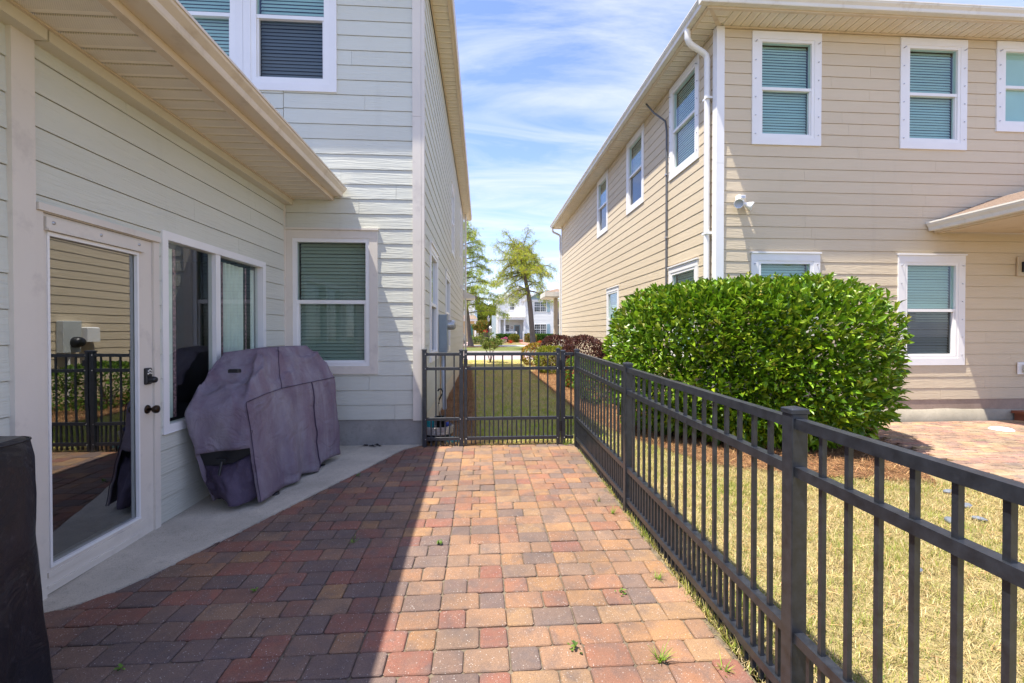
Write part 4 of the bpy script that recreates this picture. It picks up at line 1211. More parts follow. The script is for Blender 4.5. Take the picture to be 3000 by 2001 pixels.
# black mesh window and hanging lower skirt at the near end
def nearpt(t, z, out=0.0):
    """point of the near end: t 0 wall side .. 1 front side"""
    k = max(0, min(1, (z - .07) / .76))
    p = Vector(lerp(BOT[0], BOT[1], t)).lerp(Vector(lerp(SHO[0], SHO[1], t)), k)
    return p + Vector((-.12, -1, 0)).normalized() * out
b = MB(); vs = []; fs = []; m_ = 16
for i in range(m_ + 1):
    t = i / m_; sg = .03 * math.sin(t * math.pi)
    vs += [nearpt(t, .53 + .08 * t - sg, -.022), nearpt(t, .33 + .09 * t - sg, -.03)]
for i in range(m_): fs.append((2 * i, 2 * i + 2, 2 * i + 3, 2 * i + 1))
b.add(vs, fs, True); b.build('mesh_vent', M['black_plastic'], GRL)
b = MB(); vs = []; fs = []; mu, mv = 26, 20
for j in range(mv + 1):
    v = j / mv
    for i in range(mu + 1):
        t = i / mu
        zt = .365 + .085 * t - .04 * math.sin(t * math.pi)
        zbm = .12 - .115 * math.exp(-((t - .62) / .24) ** 2)
        z = zt + (zbm - zt) * v
        out = -.02 + .12 * math.sin(min(1, v * 1.05) * math.pi * .72) * (.30 + .70 * math.sin(min(1, max(0, t)) * math.pi)) + .07 * v * math.exp(-((t - .62) / .18) ** 2)
        out += .028 * mnoise.noise((t * 5, v * 2.5, 2.0)) + .014 * mnoise.noise((t * 14, v * 5, 8.0))
        vs.append(nearpt(.02 + t * .98, z, out) + Vector((.012 * mnoise.noise((t * 6, v * 6, 1)), 0, 0)))
for j in range(mv):
    for i in range(mu):
        a = j * (mu + 1) + i; fs.append((a, a + 1, a + mu + 2, a + mu + 1))
# return under the cover so that the skirt has depth
nb = len(vs)
for j in range(mv + 1):
    vs.append(Vector(vs[j * (mu + 1) + mu]) + Vector((-.06, .25, 0)))
for j in range(mv):
    fs.append((j * (mu + 1) + mu, nb + j, nb + j + 1, (j + 1) * (mu + 1) + mu))
b.add(vs, fs, True); bag = b.build('lower_skirt', M['cover_dark'], GRL)
sol = bag.modifiers.new('thick', 'SOLIDIFY'); sol.thickness = .004; sol.offset = 1
b = MB(); b.box((-2.08, 3.70, .385), (-2.0, 3.73, .42)); b.tube([(-2.03, 3.70, .40), (-2.035, 3.67, .30)], .010, 6); b.build('buckle', M['black_plastic'], GRL)
b = MB(); b.cbox((-2.105, 3.93, 1.075), (-2.02, 3.985, 1.105), .006); hnd = b.build('vent_tab', M['black_plastic'], gc)
b = MB()
for (x, y) in ((-1.78, 4.05), (-1.66, 4.85), (-2.2, 4.0), (-2.2, 4.95)): b.lathe([(.0, 0), (.035, 0), (.035, .03), (0, .03)], 12, (x, y, .0), None)
b.build('caster', M['black_plastic'], GRL)

# ------------------------------------------------------------------ black covered piece, lower left
BC = thing('covered_smoker', 'tall item under a black vinyl cover at the lower left corner', 'covered smoker', (-2.05, 1.5, 0))
b = MB(); vs = []; fs = []
nu, nv = 96, 34
def rbox(a, z):
    """rounded rectangle footprint, flared towards the hem"""
    ex = .285 + .02 * (1 - z) ** .8; ey = .39 + .03 * (1 - z)
    c, s = math.cos(a), math.sin(a); p = 9.0
    r = (abs(c / ex) ** p + abs(s / ey) ** p) ** (-1 / p)
    return -1.925 + r * c, 1.455 + r * s
for j in range(nv + 1):
    v = j / nv; z = .0 + 1.02 * v
    for i in range(nu):
        a = 2 * math.pi * i / nu
        fold = (.020 * (1 - 2 * abs(math.sin(i * .31 + 2.2 * mnoise.noise((i * .05, v * 1.4, 0))))) + .045 * mnoise.noise((math.cos(a) * 2.6, math.sin(a) * 2.6, v * 1.1))) * (1 - v * .7) + .008 * mnoise.noise((math.cos(a) * 9, math.sin(a) * 9, v * 7))
        x, y = rbox(a, v)
        d = Vector((x + 1.925, y - 1.455, 0)).normalized()
        if v > .94: x = -1.925 + (x + 1.925) * (1 - (v - .94) * .35); y = 1.455 + (y - 1.455) * (1 - (v - .94) * .3)
        vs.append((x + d.x * fold, y + d.y * fold, z + (.02 * mnoise.noise((i * .1, 3, 0)) if j == 0 else 0)))
for j in range(nv):
    for i in range(nu):
        i2 = (i + 1) % nu; fs.append((j * nu + i, j * nu + i2, (j + 1) * nu + i2, (j + 1) * nu + i))
b.add(vs, fs, True)
last = [vs[nv * nu + i] for i in range(nu)]
ring2 = [(-1.925 + (x + 1.925) * .93, 1.455 + (y - 1.455) * .94, z + .010 + .008 * mnoise.noise((x * 4, y * 4, 0))) for x, y, z in last]
b.add(last + ring2, [(i, (i + 1) % nu, nu + (i + 1) % nu, nu + i) for i in range(nu)], True)
b.add(ring2, [tuple(range(nu))], True)
b.build('cover', M['cover_black'], BC)
b = MB(); b.tube([(x, y, z + .003) for x, y, z in last + last[:1]], .004, 5); b.build('seam', M['cover_black'], BC)

# ------------------------------------------------------------------ foliage kit
def leaf_mesh(l=1.0, w=.42, fold=.10, curl=.12):
    """leaf pointing +y, folded along the midrib"""
    vs = [(0, 0, 0), (-w * .38, l * .28, fold * .6), (0, l * .3, 0), (w * .38, l * .28, fold * .6), (-w * .5, l * .62, fold), (0, l * .64, -curl * .2), (w * .5, l * .62, fold), (0, l, -curl)]
    fs = [(0, 2, 1), (0, 3, 2), (1, 2, 5), (1, 5, 4), (2, 3, 6), (2, 6, 5), (4, 5, 7), (5, 6, 7)]
    return np.array(vs), np.array(fs)
def orient(dirs, roll):
    """matrices whose y axis is dirs"""
    d = dirs / np.linalg.norm(dirs, axis=1, keepdims=True)
    up = np.tile([0., 0, 1], (len(d), 1)); par = np.abs(d[:, 2]) > .97; up[par] = [1, 0, 0]
    x = np.cross(d, up); x /= np.linalg.norm(x, axis=1, keepdims=True); z = np.cross(x, d)
    c, s = np.cos(roll)[:, None], np.sin(roll)[:, None]
    x2 = x * c + z * s; z2 = z * c - x * s
    return np.stack([x2, d, z2], axis=2)
def pick(pal, N, jit=.18):
    pal = np.array(pal); c = pal[NR.integers(0, len(pal), N)]
    return np.clip(c * (1 + NR.normal(0, jit, (N, 1))) * (1 + NR.normal(0, .05, (N, 3))), .004, 1)

def shrub_points(N, center, ax, p=2.6, rotz=0.0, lump=.10, seed=0, inner=.16):
    """points near the surface of a superellipsoid, with outward directions"""
    rg = np.random.default_rng(seed)
    d = rg.normal(0, 1, (N, 3)); d /= np.linalg.norm(d, axis=1, keepdims=True)
    r = (np.sum(np.abs(d / np.array(ax)) ** p, axis=1)) ** (-1 / p)
    lum = np.array([mnoise.noise((float(a) * 3.1 + seed, float(b_) * 3.1, float(c) * 3.1)) + .6 * mnoise.noise((float(a) * 7.3 + seed, float(b_) * 7.3, float(c) * 7.3)) for a, b_, c in d])
    r = r * (1 + lump * lum)
    depth = rg.random(N) ** 2.0 * inner
    q = d * (r * (1 - depth))[:, None]
    nrm = np.sign(d) * np.abs(d / np.array(ax)) ** (p - 1) / np.array(ax); nrm /= np.linalg.norm(nrm, axis=1, keepdims=True)
    c, s = math.cos(rotz), math.sin(rotz)
    Rz = np.array([[c, -s, 0], [s, c, 0], [0, 0, 1]])
    return q @ Rz.T + np.array(center), nrm @ Rz.T, depth / inner

def shrub(name, label, cat, center, ax, N, leaf, pal, mat, seed, p=2.6, rotz=0, lump=.1, size=.07, stem=True, group=None, keep=None, individual=0, up=.5, new=None, inner=.16, jit=.18, dpow=2.0):
    t = thing(name, label, cat, (center[0], center[1], 0), group)
    P, D, dep = shrub_points(N, center, ax, p, rotz, lump, seed, inner)
    rg = np.random.default_rng(seed + 1)
    ok = P[:, 2] > .02
    if keep is not None: ok &= keep(P)
    P, D, dep = P[ok], D[ok], dep[ok]; N = len(P)
    dirs = D * .75 + rg.normal(0, .55, (N, 3)) + np.array([0, 0, up])
    T = pick(pal, N, jit)
    if new is not None:                                             # fresh growth at the tips
        m = (rg.random(N) < new[1]) & (dep < .35) & (P[:, 2] > center[2]); T[m] = pick(new[0], int(m.sum()), .1)
    rot = orient(dirs, rg.normal(0, .7, N)); sc = size * rg.uniform(.65, 1.25, N)
    bv, bf = leaf
    idx = np.arange(N)
    if individual:
        dcam = np.linalg.norm(P - np.array([0, 0, 1.42]), axis=1) + 3 * dep + np.where((D @ np.array([-.45, -.85, .2])) > .15, 0, 9)
        order = np.argsort(dcam); pickd = order[:individual * 4]; pickd = rg.permutation(pickd)[:individual]
        variants = []
        for k in range(10):
            c = T[pickd[k]]
            variants.append(np_mesh('leaf', bv, bf, mat, np.tile(c, (len(bv), 1))))
        for k, i in enumerate(pickd):
            o = bpy.data.objects.new('leaf', variants[k % 10]); COL.objects.link(o); o.parent = t
            Mx = Matrix([[*(rot[i][r] * sc[i]), P[i][r] - (center[r] if r < 2 else 0)] for r in range(3)] + [[0, 0, 0, 1]])
            o.matrix_basis = Mx
        idx = np.setdiff1d(idx, pickd)
    me = scatter('foliage', bv, bf, P[idx], rot[idx], sc[idx], T[idx], mat)
    fo = linkobj('foliage', me, t); fo['kind'] = 'stuff'
    if stem:
        b = MB(); rs = random.Random(seed)
        for k in range(7):
            a = rs.uniform(0, 6.28); q = .55
            e = (center[0] + math.cos(a) * ax[0] * q * rs.uniform(.4, 1), center[1] + math.sin(a) * ax[1] * q * rs.uniform(.4, 1), center[2] + ax[2] * rs.uniform(-.1, .45))
            b.tube([(center[0] + rs.uniform(-.1, .1), center[1] + rs.uniform(-.1, .1), -.05), lerp((center[0], center[1], 0), e, .5), e], [.022, .016, .006], 5)
        b.build('stem', M['twig'], t)
    return t

LEAF = leaf_mesh()
LEAF_S = leaf_mesh(1, .6, .06, .05)
HG = [(.15, .275, .012), (.20, .33, .014), (.10, .20, .010), (.27, .38, .02), (.16, .29, .012), (.065, .14, .010)]
HNEW = [(.22, .30, .03), (.28, .33, .04), (.16, .27, .025)]
def hk(P): return ~((P[:, 0] > XR - .12) & (P[:, 1] > YR - .10)) & ~((P[:, 0] < XR) & (P[:, 1] > YR - .1) & (P[:, 0] > XR - .15))
shrub('hedge_shrub', 'big rounded glossy green hedge shrub in front of the beige house corner', 'shrub', (3.54, 6.08, 1.02), (1.70, 1.06, 1.03), 31000, LEAF, HG, M['leaf'], 31, p=3.2, rotz=rad(-26), lump=.075, inner=.30, size=.112, keep=hk, individual=290, new=(HNEW, .12), up=.35)
PUR = [(.085, .030, .030), (.12, .045, .038), (.06, .022, .026), (.16, .075, .05), (.10, .05, .04)]
shrub('purple_shrub', 'maroon-leaved shrub at the beige house far corner, farther of two', 'shrub', (2.95, 17.6, .62), (.62, .70, .62), 5200, LEAF_S, PUR, M['leaf_soft'], 41, size=.075)
shrub('purple_shrub', 'maroon-leaved shrub tucked between big green hedge and far maroon bush', 'shrub', (2.95, 13.0, .62), (.56, .85, .64), 5600, LEAF_S, PUR, M['leaf_soft'], 43, size=.07)
YG_ = [(.20, .24, .02), (.26, .28, .03), (.14, .20, .02), (.30, .27, .03)]
OR_ = [(.34, .20, .03), (.30, .24, .03), (.38, .15, .03), (.24, .24, .03)]
shrub('yellow_shrub', 'yellow-green shrub with lime leaves beyond the gate in front of maroon bushes', 'shrub', (2.45, 15.6, .42), (.55, .75, .46), 3600, LEAF_S, YG_, M['leaf_soft'], 45, size=.07)
shrub('orange_shrub', 'small orange and yellow tipped shrub beyond the gate near the street', 'shrub', (2.35, 19.3, .40), (.62, .6, .48), 2600, LEAF_S, OR_, M['leaf_soft'], 47, size=.08)
FLG = [(.10, .19, .02), (.14, .24, .025), (.18, .27, .03), (.07, .14, .02)]
shrub('low_shrub', 'low bright green shrub beside the fence left of the big hedge', 'shrub', (2.55, 9.3, .36), (.55, 1.15, .42), 5200, LEAF_S, FLG, M['leaf_soft'], 49, size=.06)
shrub('low_shrub', 'low green shrub with coral blossoms at the foot of the maroon bushes', 'shrub', (2.6, 11.5, .34), (.5, .8, .4), 3600, LEAF_S, FLG + [(.45, .10, .05)], M['leaf_soft'], 50, size=.06)

# ------------------------------------------------------------------ stray shoots standing above the clipped surface
rg = np.random.default_rng(15)
P, D, dep = shrub_points(900, (3.54, 6.08, 1.02), (1.70, 1.06, 1.03), 3.2, rad(-26), .10, 31, .02)
ok = hk(P) & (P[:, 2] > .75); P, D = P[ok][:150], D[ok][:150]
sp, sd = [], []
for q, d in zip(P, D):
    ax_ = d * .5 + np.array([0, 0, 1.0]) + rg.normal(0, .25, 3); ax_ /= np.linalg.norm(ax_); L_ = rg.uniform(.05, .15)
    for k in range(8):
        a_ = k * 2.4; sp.append(q + ax_ * L_ * (k / 8)); sd.append(ax_ * .9 + np.array([math.cos(a_), math.sin(a_), 0]) * .8)
sp = np.array(sp); n = len(sp)
me = scatter('shoot', *LEAF, sp, orient(np.array(sd), rg.normal(0, .4, n)), .085 * rg.uniform(.6, 1.1, n), pick([(.22, .36, .02), (.28, .38, .03), (.16, .30, .015), (.30, .30, .05)], n), M['leaf'])
o = linkobj('shoot', me, bpy.data.objects['hedge_shrub']); o['kind'] = 'stuff'

# ------------------------------------------------------------------ hedge blossoms
b_pos = []
rg = np.random.default_rng(5)
P, D, dep = shrub_points(420, (3.54, 6.08, 1.02), (1.70, 1.06, 1.04), 3.2, rad(-26), .10, 31, .02)
ok = hk(P) & (P[:, 2] > .5) & ((D @ np.array([-.4, -.9, .25])) > .2)
P = P[ok][:15]
for q in P: b_pos.append(q[None] + rg.normal(0, .022, (26, 3)))
bp = np.concatenate(b_pos)
cube = np.array([(-1, -1, -1), (1, -1, -1), (0, 1, -1), (0, 0, 1)]) * .5
me = scatter('blossom', cube, np.array([(0, 2, 1), (0, 1, 3), (1, 2, 3), (2, 0, 3)]), bp, rots(len(bp), rg.random(len(bp)) * 6), np.full(len(bp), .016), pick([(.55, .50, .05), (.45, .45, .06), (.6, .5, .1)], len(bp)), M['leaf_soft'])
hedge_t = bpy.data.objects['hedge_shrub']
o = linkobj('blossom', me, hedge_t); o['kind'] = 'stuff'

# ------------------------------------------------------------------ trees
def spray_mesh():
    """a drooping feathery spray: a few narrow leaflets hanging off a rib (points along +y)"""
    vs = []; fs = []
    for k in range(5):
        y = .1 + k * .2
        for sg in (-1, 1):
            i = len(vs); L = .34 - .04 * k
            vs += [(0, y, 0), (sg * L, y + .13, -.10), (sg * L * .9, y + .02, -.12)]; fs.append((i, i + 1, i + 2) if sg > 0 else (i, i + 2, i + 1))
    i = len(vs); vs += [(-.025, 0, 0), (.025, 0, 0), (0, 1.15, -.08)]; fs.append((i, i + 1, i + 2))
    return np.array(vs), np.array(fs)
SPRAY = spray_mesh()
CYP = [(.42, .46, .03), (.50, .50, .04), (.30, .38, .03), (.55, .52, .06), (.34, .42, .04)]
def smooth_path(P, n=4):
    P = [Vector(p) for p in P]; out = []
    Q = [P[0]] + P + [P[-1]]
    for i in range(1, len(Q) - 2):
        for k in range(n):
            t = k / n; a, b_, c, d = Q[i - 1:i + 3]
            out.append(.5 * (2 * b_ + (c - a) * t + (2 * a - 5 * b_ + 4 * c - d) * t * t + (3 * b_ - a - 3 * c + d) * t ** 3))
    out.append(P[-1]); return out
def feathery_tree(name, label, trunk, limbs, r0, nsp, size, pal, seed, droop=.7):
    t = thing(name, label, 'tree', trunk[0])
    rs = random.Random(seed); rg = np.random.default_rng(seed)
    tp = smooth_path(trunk, 4); n = len(tp)
    b = MB(); b.tube(tp, [r0 * (1 - .88 * (i / (n - 1)) ** .8) * (1.45 if i == 0 else 1.0) for i in range(n)], 9); b.build('trunk', M['bark'], t)
    pts = []; dirs = []
    for L in limbs:
        lp = smooth_path(L, 4); m = len(lp); r = L_r = .055
        b = MB(); b.tube(lp, [.06 * (1 - .85 * i / (m - 1)) for i in range(m)], 5)
        ln = sum((lp[i + 1] - lp[i]).length for i in range(m - 1))
        k = max(8, int(ln * 9))
        for q in range(k):
            s = .08 + .92 * (q / k) ** .72; s = min(s, .999); i = int(s * (m - 1)); p = lp[i].lerp(lp[min(i + 1, m - 1)], s * (m - 1) - i)
            along = (lp[min(i + 1, m - 1)] - lp[max(i - 1, 0)]).normalized()
            side = along.cross(Vector((0, 0, 1))).normalized() * rs.choice((-1, 1))
            d = (along * rs.uniform(.1, .9) + side * rs.uniform(.2, 1) + Vector((0, 0, rs.uniform(-.5, .45)))).normalized()
            tl = rs.uniform(.35, .95) * (1.15 - .6 * s)
            e1 = p + d * tl * .5 + Vector((0, 0, .03)); e2 = p + d * tl - Vector((0, 0, tl * .30))
            b.tube([p, e1, e2], [.014, .009, .004], 4, False)
            for w_ in range(nsp):
                u = rs.random(); pp = p.lerp(e1, u * 2) if u < .5 else e1.lerp(e2, u * 2 - 1)
                pts.append(pp + Vector((rs.gauss(0, .15), rs.gauss(0, .15), rs.gauss(0, .13)))); dirs.append((d.x * .5 + rs.gauss(0, .45), d.y * .5 + rs.gauss(0, .45), -droop + rs.gauss(0, .45)))
        b.build('limb', M['bark'], t)
    # tufts straight off the trunk
    for q in range(60):
        s = rs.uniform(.38, 1); i = min(int(s * (n - 1)), n - 2); p = tp[i].lerp(tp[i + 1], s * (n - 1) - i); a = rs.uniform(0, 6.28)
        pts.append(p + Vector((math.cos(a), math.sin(a), 0)) * rs.uniform(.05, .30)); dirs.append((math.cos(a), math.sin(a), -.2))
    P = np.array([tuple(p) for p in pts]); D = np.array(dirs); N = len(P)
    me = scatter('crown', *SPRAY, P, orient(D, rg.uniform(-3, 3, N)), size * rg.uniform(.6, 1.3, N), pick(pal, N, .2), M['leaf_soft'])
    o = linkobj('crown', me, t); o['kind'] = 'stuff'
    return t
TY = 36.9
TREE = [
 [(4.25, -.05), (3.98, 3.4), (3.76, 4.8), (3.56, 5.69), (3.41, 6.57), (3.18, 7.45), (2.94, 8.11), (2.72, 8.46), (2.60, 9.0)],
 [(3.34, 7.01), (3.92, 7.46), (4.5, 7.86)], [(3.52, 6.39), (4.14, 6.58), (4.81, 6.71), (5.43, 6.68), (5.88, 6.37)], [(3.12, 7.85), (3.38, 8.33), (3.6, 9.0), (3.74, 9.66)],
 [(3.25, 7.41), (3.69, 7.85), (4.14, 8.56), (4.62, 9.0)], [(3.03, 7.49), (2.37, 7.53), (1.79, 7.65), (1.08, 8.1)], [(3.12, 7.16), (2.5, 7.22), (1.88, 7.19), (0.73, 7.12)],
 [(3.25, 6.79), (2.81, 6.85), (2.14, 6.64), (1.52, 6.2)], [(3.38, 6.21), (2.81, 6.21), (2.14, 6.03), (0.91, 5.71)], [(3.43, 6.13), (2.59, 5.81), (1.88, 5.54), (1.08, 5.09)],
 [(3.65, 4.85), (3.25, 4.84), (2.59, 4.58), (1.92, 4.0)], [(3.65, 4.45), (3.3, 4.4), (2.87, 4.49), (2.32, 4.13)], [(3.65, 4.58), (3.3, 4.23), (2.59, 3.74)],
 [(3.92, 4.72), (4.5, 4.54), (4.81, 4.14), (5.26, 3.84), (5.88, 3.71)], [(3.74, 5.51), (4.14, 5.51), (4.81, 5.25), (5.35, 4.68)], [(2.94, 8.11), (2.59, 8.54), (2.14, 9.0), (1.9, 9.25)],
 [(3.03, 7.84), (3.07, 8.46), (2.82, 9.16)], [(3.56, 6.0), (4.36, 6.22), (4.99, 6.01)], [(3.29, 6.88), (3.92, 6.93), (4.9, 7.5)], [(2.85, 8.2), (2.23, 8.36), (1.35, 8.4)], [(3.47, 5.91), (2.94, 5.55), (2.06, 5.01)]]
rt2 = random.Random(77)
limbs = []
for L in TREE[1:]:
    a = rt2.uniform(-1, 1) * 1.9
    m = len(L)
    limbs.append([(x, TY + a * (i / (m - 1)), z) for i, (x, z) in enumerate(L)])
for k in range(12):                                       # limbs towards and away from the house row
    s = rt2.uniform(.45, .95); i = s * (len(TREE[0]) - 2); i0 = int(i); x = TREE[0][i0][0]; z = TREE[0][i0][1] + (TREE[0][i0 + 1][1] - TREE[0][i0][1]) * (i - i0)
    sg = 1 if k % 2 else -1; ln = (1.15 - s) * 4.2; dxx = rt2.uniform(-.8, .8)
    limbs.append([(x, TY, z), (x + dxx * .4, TY + sg * ln * .5, z + .25), (x + dxx, TY + sg * ln, z - .1)])
for k in range(24):                                       # low drooping limbs all round
    s_ = rt2.uniform(.25, .88); i = s_ * (len(TREE[0]) - 2); i0 = int(i); x = TREE[0][i0][0] + (TREE[0][i0 + 1][0] - TREE[0][i0][0]) * (i - i0); z = max(3.9, TREE[0][i0][1] + (TREE[0][i0 + 1][1] - TREE[0][i0][1]) * (i - i0)); a_ = k * 2.4; ln = rt2.uniform(1.9, 3.1) * (1.15 - .45 * s_)
    limbs.append([(x, TY, z), (x + math.cos(a_) * ln * .5, TY + math.sin(a_) * ln * .5, z + .25), (x + math.cos(a_) * ln, TY + math.sin(a_) * ln, z - .75)])
feathery_tree('cypress_tree', 'leaning feathery lime-green tree in front of the white house', [(x, TY, z) for x, z in TREE[0]], limbs, .24, 9, .20, CYP, 61)
trunk2 = [(-1.03, 44.5, -.05), (-1.30, 44.5, 2.8), (-1.42, 44.5, 3.9), (-1.52, 44.5, 5.4), (-1.55, 44.5, 9.0), (-1.55, 44.5, 12.2)]
limbs2 = []
for k in range(46):
    z = 3.2 + (k / 45) ** .9 * 8.6; a = k * 2.4 + rt2.uniform(-.4, .4); ln = 3.7 * (1 - ((z - 3.0) / 9.8)) ** .8 + .3
    x0 = np.interp(z, [0, 2.8, 5.4, 12.2], [-1.03, -1.3, -1.52, -1.55])
    limbs2.append([(x0, 44.5, z), (x0 + math.cos(a) * ln * .5, 44.5 + math.sin(a) * ln * .5, z + .22), (x0 + math.cos(a) * ln, 44.5 + math.sin(a) * ln, z - .12)])
feathery_tree('cypress_tree', 'upright feathery green tree beside the sage house far corner', trunk2, limbs2, .24, 12, .24, [(.34, .42, .03), (.42, .48, .04), (.26, .36, .03), (.48, .50, .05)], 63)

def broad_tree(name, label, x, y, h, cr, ch, N, pal, seed, size=.3, trunk_h=1.5, r=.15):
    t = thing(name, label, 'tree', (x, y, 0))
    rs = random.Random(seed); rg = np.random.default_rng(seed)
    b = MB(); b.tube([(x, y, -.1), (x + .1, y, trunk_h), (x, y, h * .75)], [r, r * .7, r * .2], 7); b.build('trunk', M['bark'], t)
    Ps = []
    b = MB()
    for k in range(11):
        a = rs.uniform(0, 6.28); rr_ = cr * rs.uniform(.1, .72); c = np.array([x + math.cos(a) * rr_, y + math.sin(a) * rr_, h - ch * .5 + rs.uniform(-.42, .42) * ch])
        b.tube([(x, y, trunk_h), lerp((x, y, trunk_h + .4), tuple(c), .6), tuple(c)], [r * .5, r * .3, .02], 5)
        q = rg.normal(0, 1, (N // 11, 3)); q /= np.linalg.norm(q, axis=1, keepdims=True); q *= (rg.random((len(q), 1)) ** .4)
        Ps.append(c + q * np.array([cr * .42, cr * .42, ch * .27]))
    b.build('limb', M['bark'], t)
    P = np.concatenate(Ps); n = len(P)
    me = scatter('crown', *LEAF_S, P, orient(rg.normal(0, 1, (n, 3)) + [0, 0, .2], rg.uniform(-3, 3, n)), size * rg.uniform(.6, 1.3, n), pick(pal, n, .25), M['leaf_soft'])
    o = linkobj('crown', me, t); o['kind'] = 'stuff'; return t
broad_tree('leafy_tree', 'yellow-green bushy tree behind the street lamp', 1.0, 72, 5.9, 2.6, 3.4, 4200, [(.20, .24, .02), (.15, .20, .02), (.25, .26, .03)], 71, .32, 2)
broad_tree('leafy_tree', 'dark green tree low behind the street lamp', -.3, 76, 4.6, 1.7, 3.4, 2800, [(.03, .07, .012), (.05, .10, .015), (.08, .14, .02)], 72, .3, 1)
broad_tree('leafy_tree', 'tall olive green tree far behind between the houses', -1.8, 95, 8.8, 3.6, 5.5, 4200, [(.13, .17, .03), (.18, .21, .03), (.10, .14, .03)], 73, .4, 3)
broad_tree('leafy_tree', 'orange-tipped small tree with several pale stems beside the lamp', -.12, 54, 2.65, .95, 1.25, 1900, [(.10, .15, .02), (.30, .15, .03), (.15, .19, .02), (.26, .18, .03)], 74, .17, 1.1, .05)
# young multi-stem tree just past the gate
YT = thing('young_tree', 'young multi-stemmed tree with sparse small leaves on the lawn beyond the gate', 'tree', (.42, 21.0, 0))
rs = random.Random(9); b = MB(); pts = []; dirs = []
for k in range(7):
    a = k * .9 + rs.uniform(-.3, .3); sp = rs.uniform(.15, .62); hh = rs.uniform(1.0, 1.62)
    p0 = Vector((.42, 21.0, -.05)); p1 = p0 + Vector((math.cos(a) * sp * .35, math.sin(a) * sp * .35, hh * .45)); p2 = p0 + Vector((math.cos(a) * sp, math.sin(a) * sp, hh))
    b.tube([p0, p1, p2], [.018, .012, .004], 5)
    for q in range(10):
        u = rs.uniform(.3, 1); p = p1.lerp(p2, u); d = Vector((rs.gauss(0, 1), rs.gauss(0, 1), rs.uniform(-.1, .8))).normalized(); e = p + d * rs.uniform(.12, .36)
        b.tube([p, e], [.005, .002], 4, False)
        for w_ in range(22):
            pts.append(p.lerp(e, rs.uniform(.2, 1.1)) + Vector((rs.gauss(0, .04), rs.gauss(0, .04), rs.gauss(0, .04)))); dirs.append((rs.gauss(0, 1), rs.gauss(0, 1), rs.gauss(.3, .6)))
b.build('trunk', M['twig'], YT)
P = np.array([tuple(p) for p in pts]); n = len(P)
o = linkobj('crown', scatter('crown', *LEAF_S, P, orient(np.array(dirs), NR.uniform(-3, 3, n)), .075 * NR.uniform(.6, 1.3, n), pick([(.12, .20, .02), (.18, .25, .03), (.24, .20, .04), (.09, .15, .02)], n), M['leaf_soft']), YT); o['kind'] = 'stuff'

# ------------------------------------------------------------------ grass, straw, weeds
blade = np.array([(-.5, 0, 0), (.5, 0, 0), (.32, .55, .12), (-.32, .55, .12), (0, 1, .10)]); bladef = np.array([(0, 1, 2), (0, 2, 3), (3, 2, 4)])
def inpoly(P, poly):
    x, y = P[:, 0], P[:, 1]; r = np.zeros(len(P), bool); n = len(poly)
    for i in range(n):
        x0, y0 = poly[i]; x1, y1 = poly[(i + 1) % n]
        c = ((y0 > y) != (y1 > y)) & (x < (x1 - x0) * (y - y0) / (y1 - y0 + 1e-12) + x0); r ^= c
    return r
def nz(P, s, o=0.0):
    return np.array([mnoise.noise((float(a) * s + o, float(b_) * s, o)) for a, b_ in P[:, :2]])
def grass_field(name, poly, N, straw, green, gfrac, z0, hmin, hmax, seed, gmask=None, wid=.0028):
    rg = np.random.default_rng(seed)
    lo = np.min(poly, axis=0); hi = np.max(poly, axis=0)
    # denser towards the camera so that near blades are fine and far ones few
    P = np.zeros((0, 2))
    while len(P) < N:
        q = lo + rg.random((N, 2)) * (hi - lo); q = q[inpoly(q, poly)]; P = np.concatenate([P, q])
    P = P[:N]
    g = nz(P, 1.6, seed) * .6 + nz(P, 5.5, seed + 4) * .5 + (gmask(P) if gmask else 0)
    bare = nz(P, 2.2, seed + 9) + .5 * nz(P, 8, seed + 2)
    okb = bare > -.42 - .30 * rg.random(N)
    P, g = P[okb], g[okb]; N = len(P)
    isg = rg.random(N) < np.clip(gfrac + g * .95, .02, .98)
    T = pick(straw, N, .2); T[isg] = pick(green, int(isg.sum()), .2)
    pitch = np.where(isg, rg.uniform(.35, 1.35, N), rg.uniform(.03, .85, N))
    tuft = np.clip(1 + .9 * nz(P, 7.0, seed + 21), .45, 1.8)
    ln = tuft * rg.uniform(hmin, hmax, N) * np.where(isg, 1.0, 1.15)
    rot = rots(N, rg.random(N) * 6.283, pitch)
    pos = np.column_stack([P, np.full(N, z0) + rg.uniform(-.004, .006, N)])
    sc = np.column_stack([np.full(N, wid) * rg.uniform(.7, 1.5, N), ln, ln])
    me = scatter(name, blade, bladef, pos, rot, sc, T, M['grass'])
    o = linkobj(name, me); o['kind'] = 'stuff'; return o
STRAW = [(.52, .41, .17), (.60, .48, .22), (.44, .35, .14), (.34, .26, .10), (.64, .53, .28)]
GRN = [(.26, .31, .04), (.33, .35, .06), (.18, .26, .03), (.40, .39, .09)]
near_poly = [(1.13, .9), (4.9, .9), (4.82, 3.7), (4.3, 4.1), (3.2, 4.35), (2.45, 4.85), (1.9, 6.6), (1.68, 7.9), (1.13, 5.6)]
grass_field('near_grass', near_poly, 150000, STRAW, GRN, .30, -.03, .020, .052, 3)
lifted_straw = [(.66, .54, .24), (.72, .60, .30), (.58, .47, .20)]  # blade colours raised too, brightening the lawn in shade
M['lawn_lifted'] = ground_mat('shade_lifted_lawn', (.46, .40, .16), (.50, .44, .20), (.34, .40, .08))  # brighter copy of the lawn colours, lifts the house shade behind the gate
bpy.data.objects['lawn'].data.materials[0] = M['lawn_lifted']
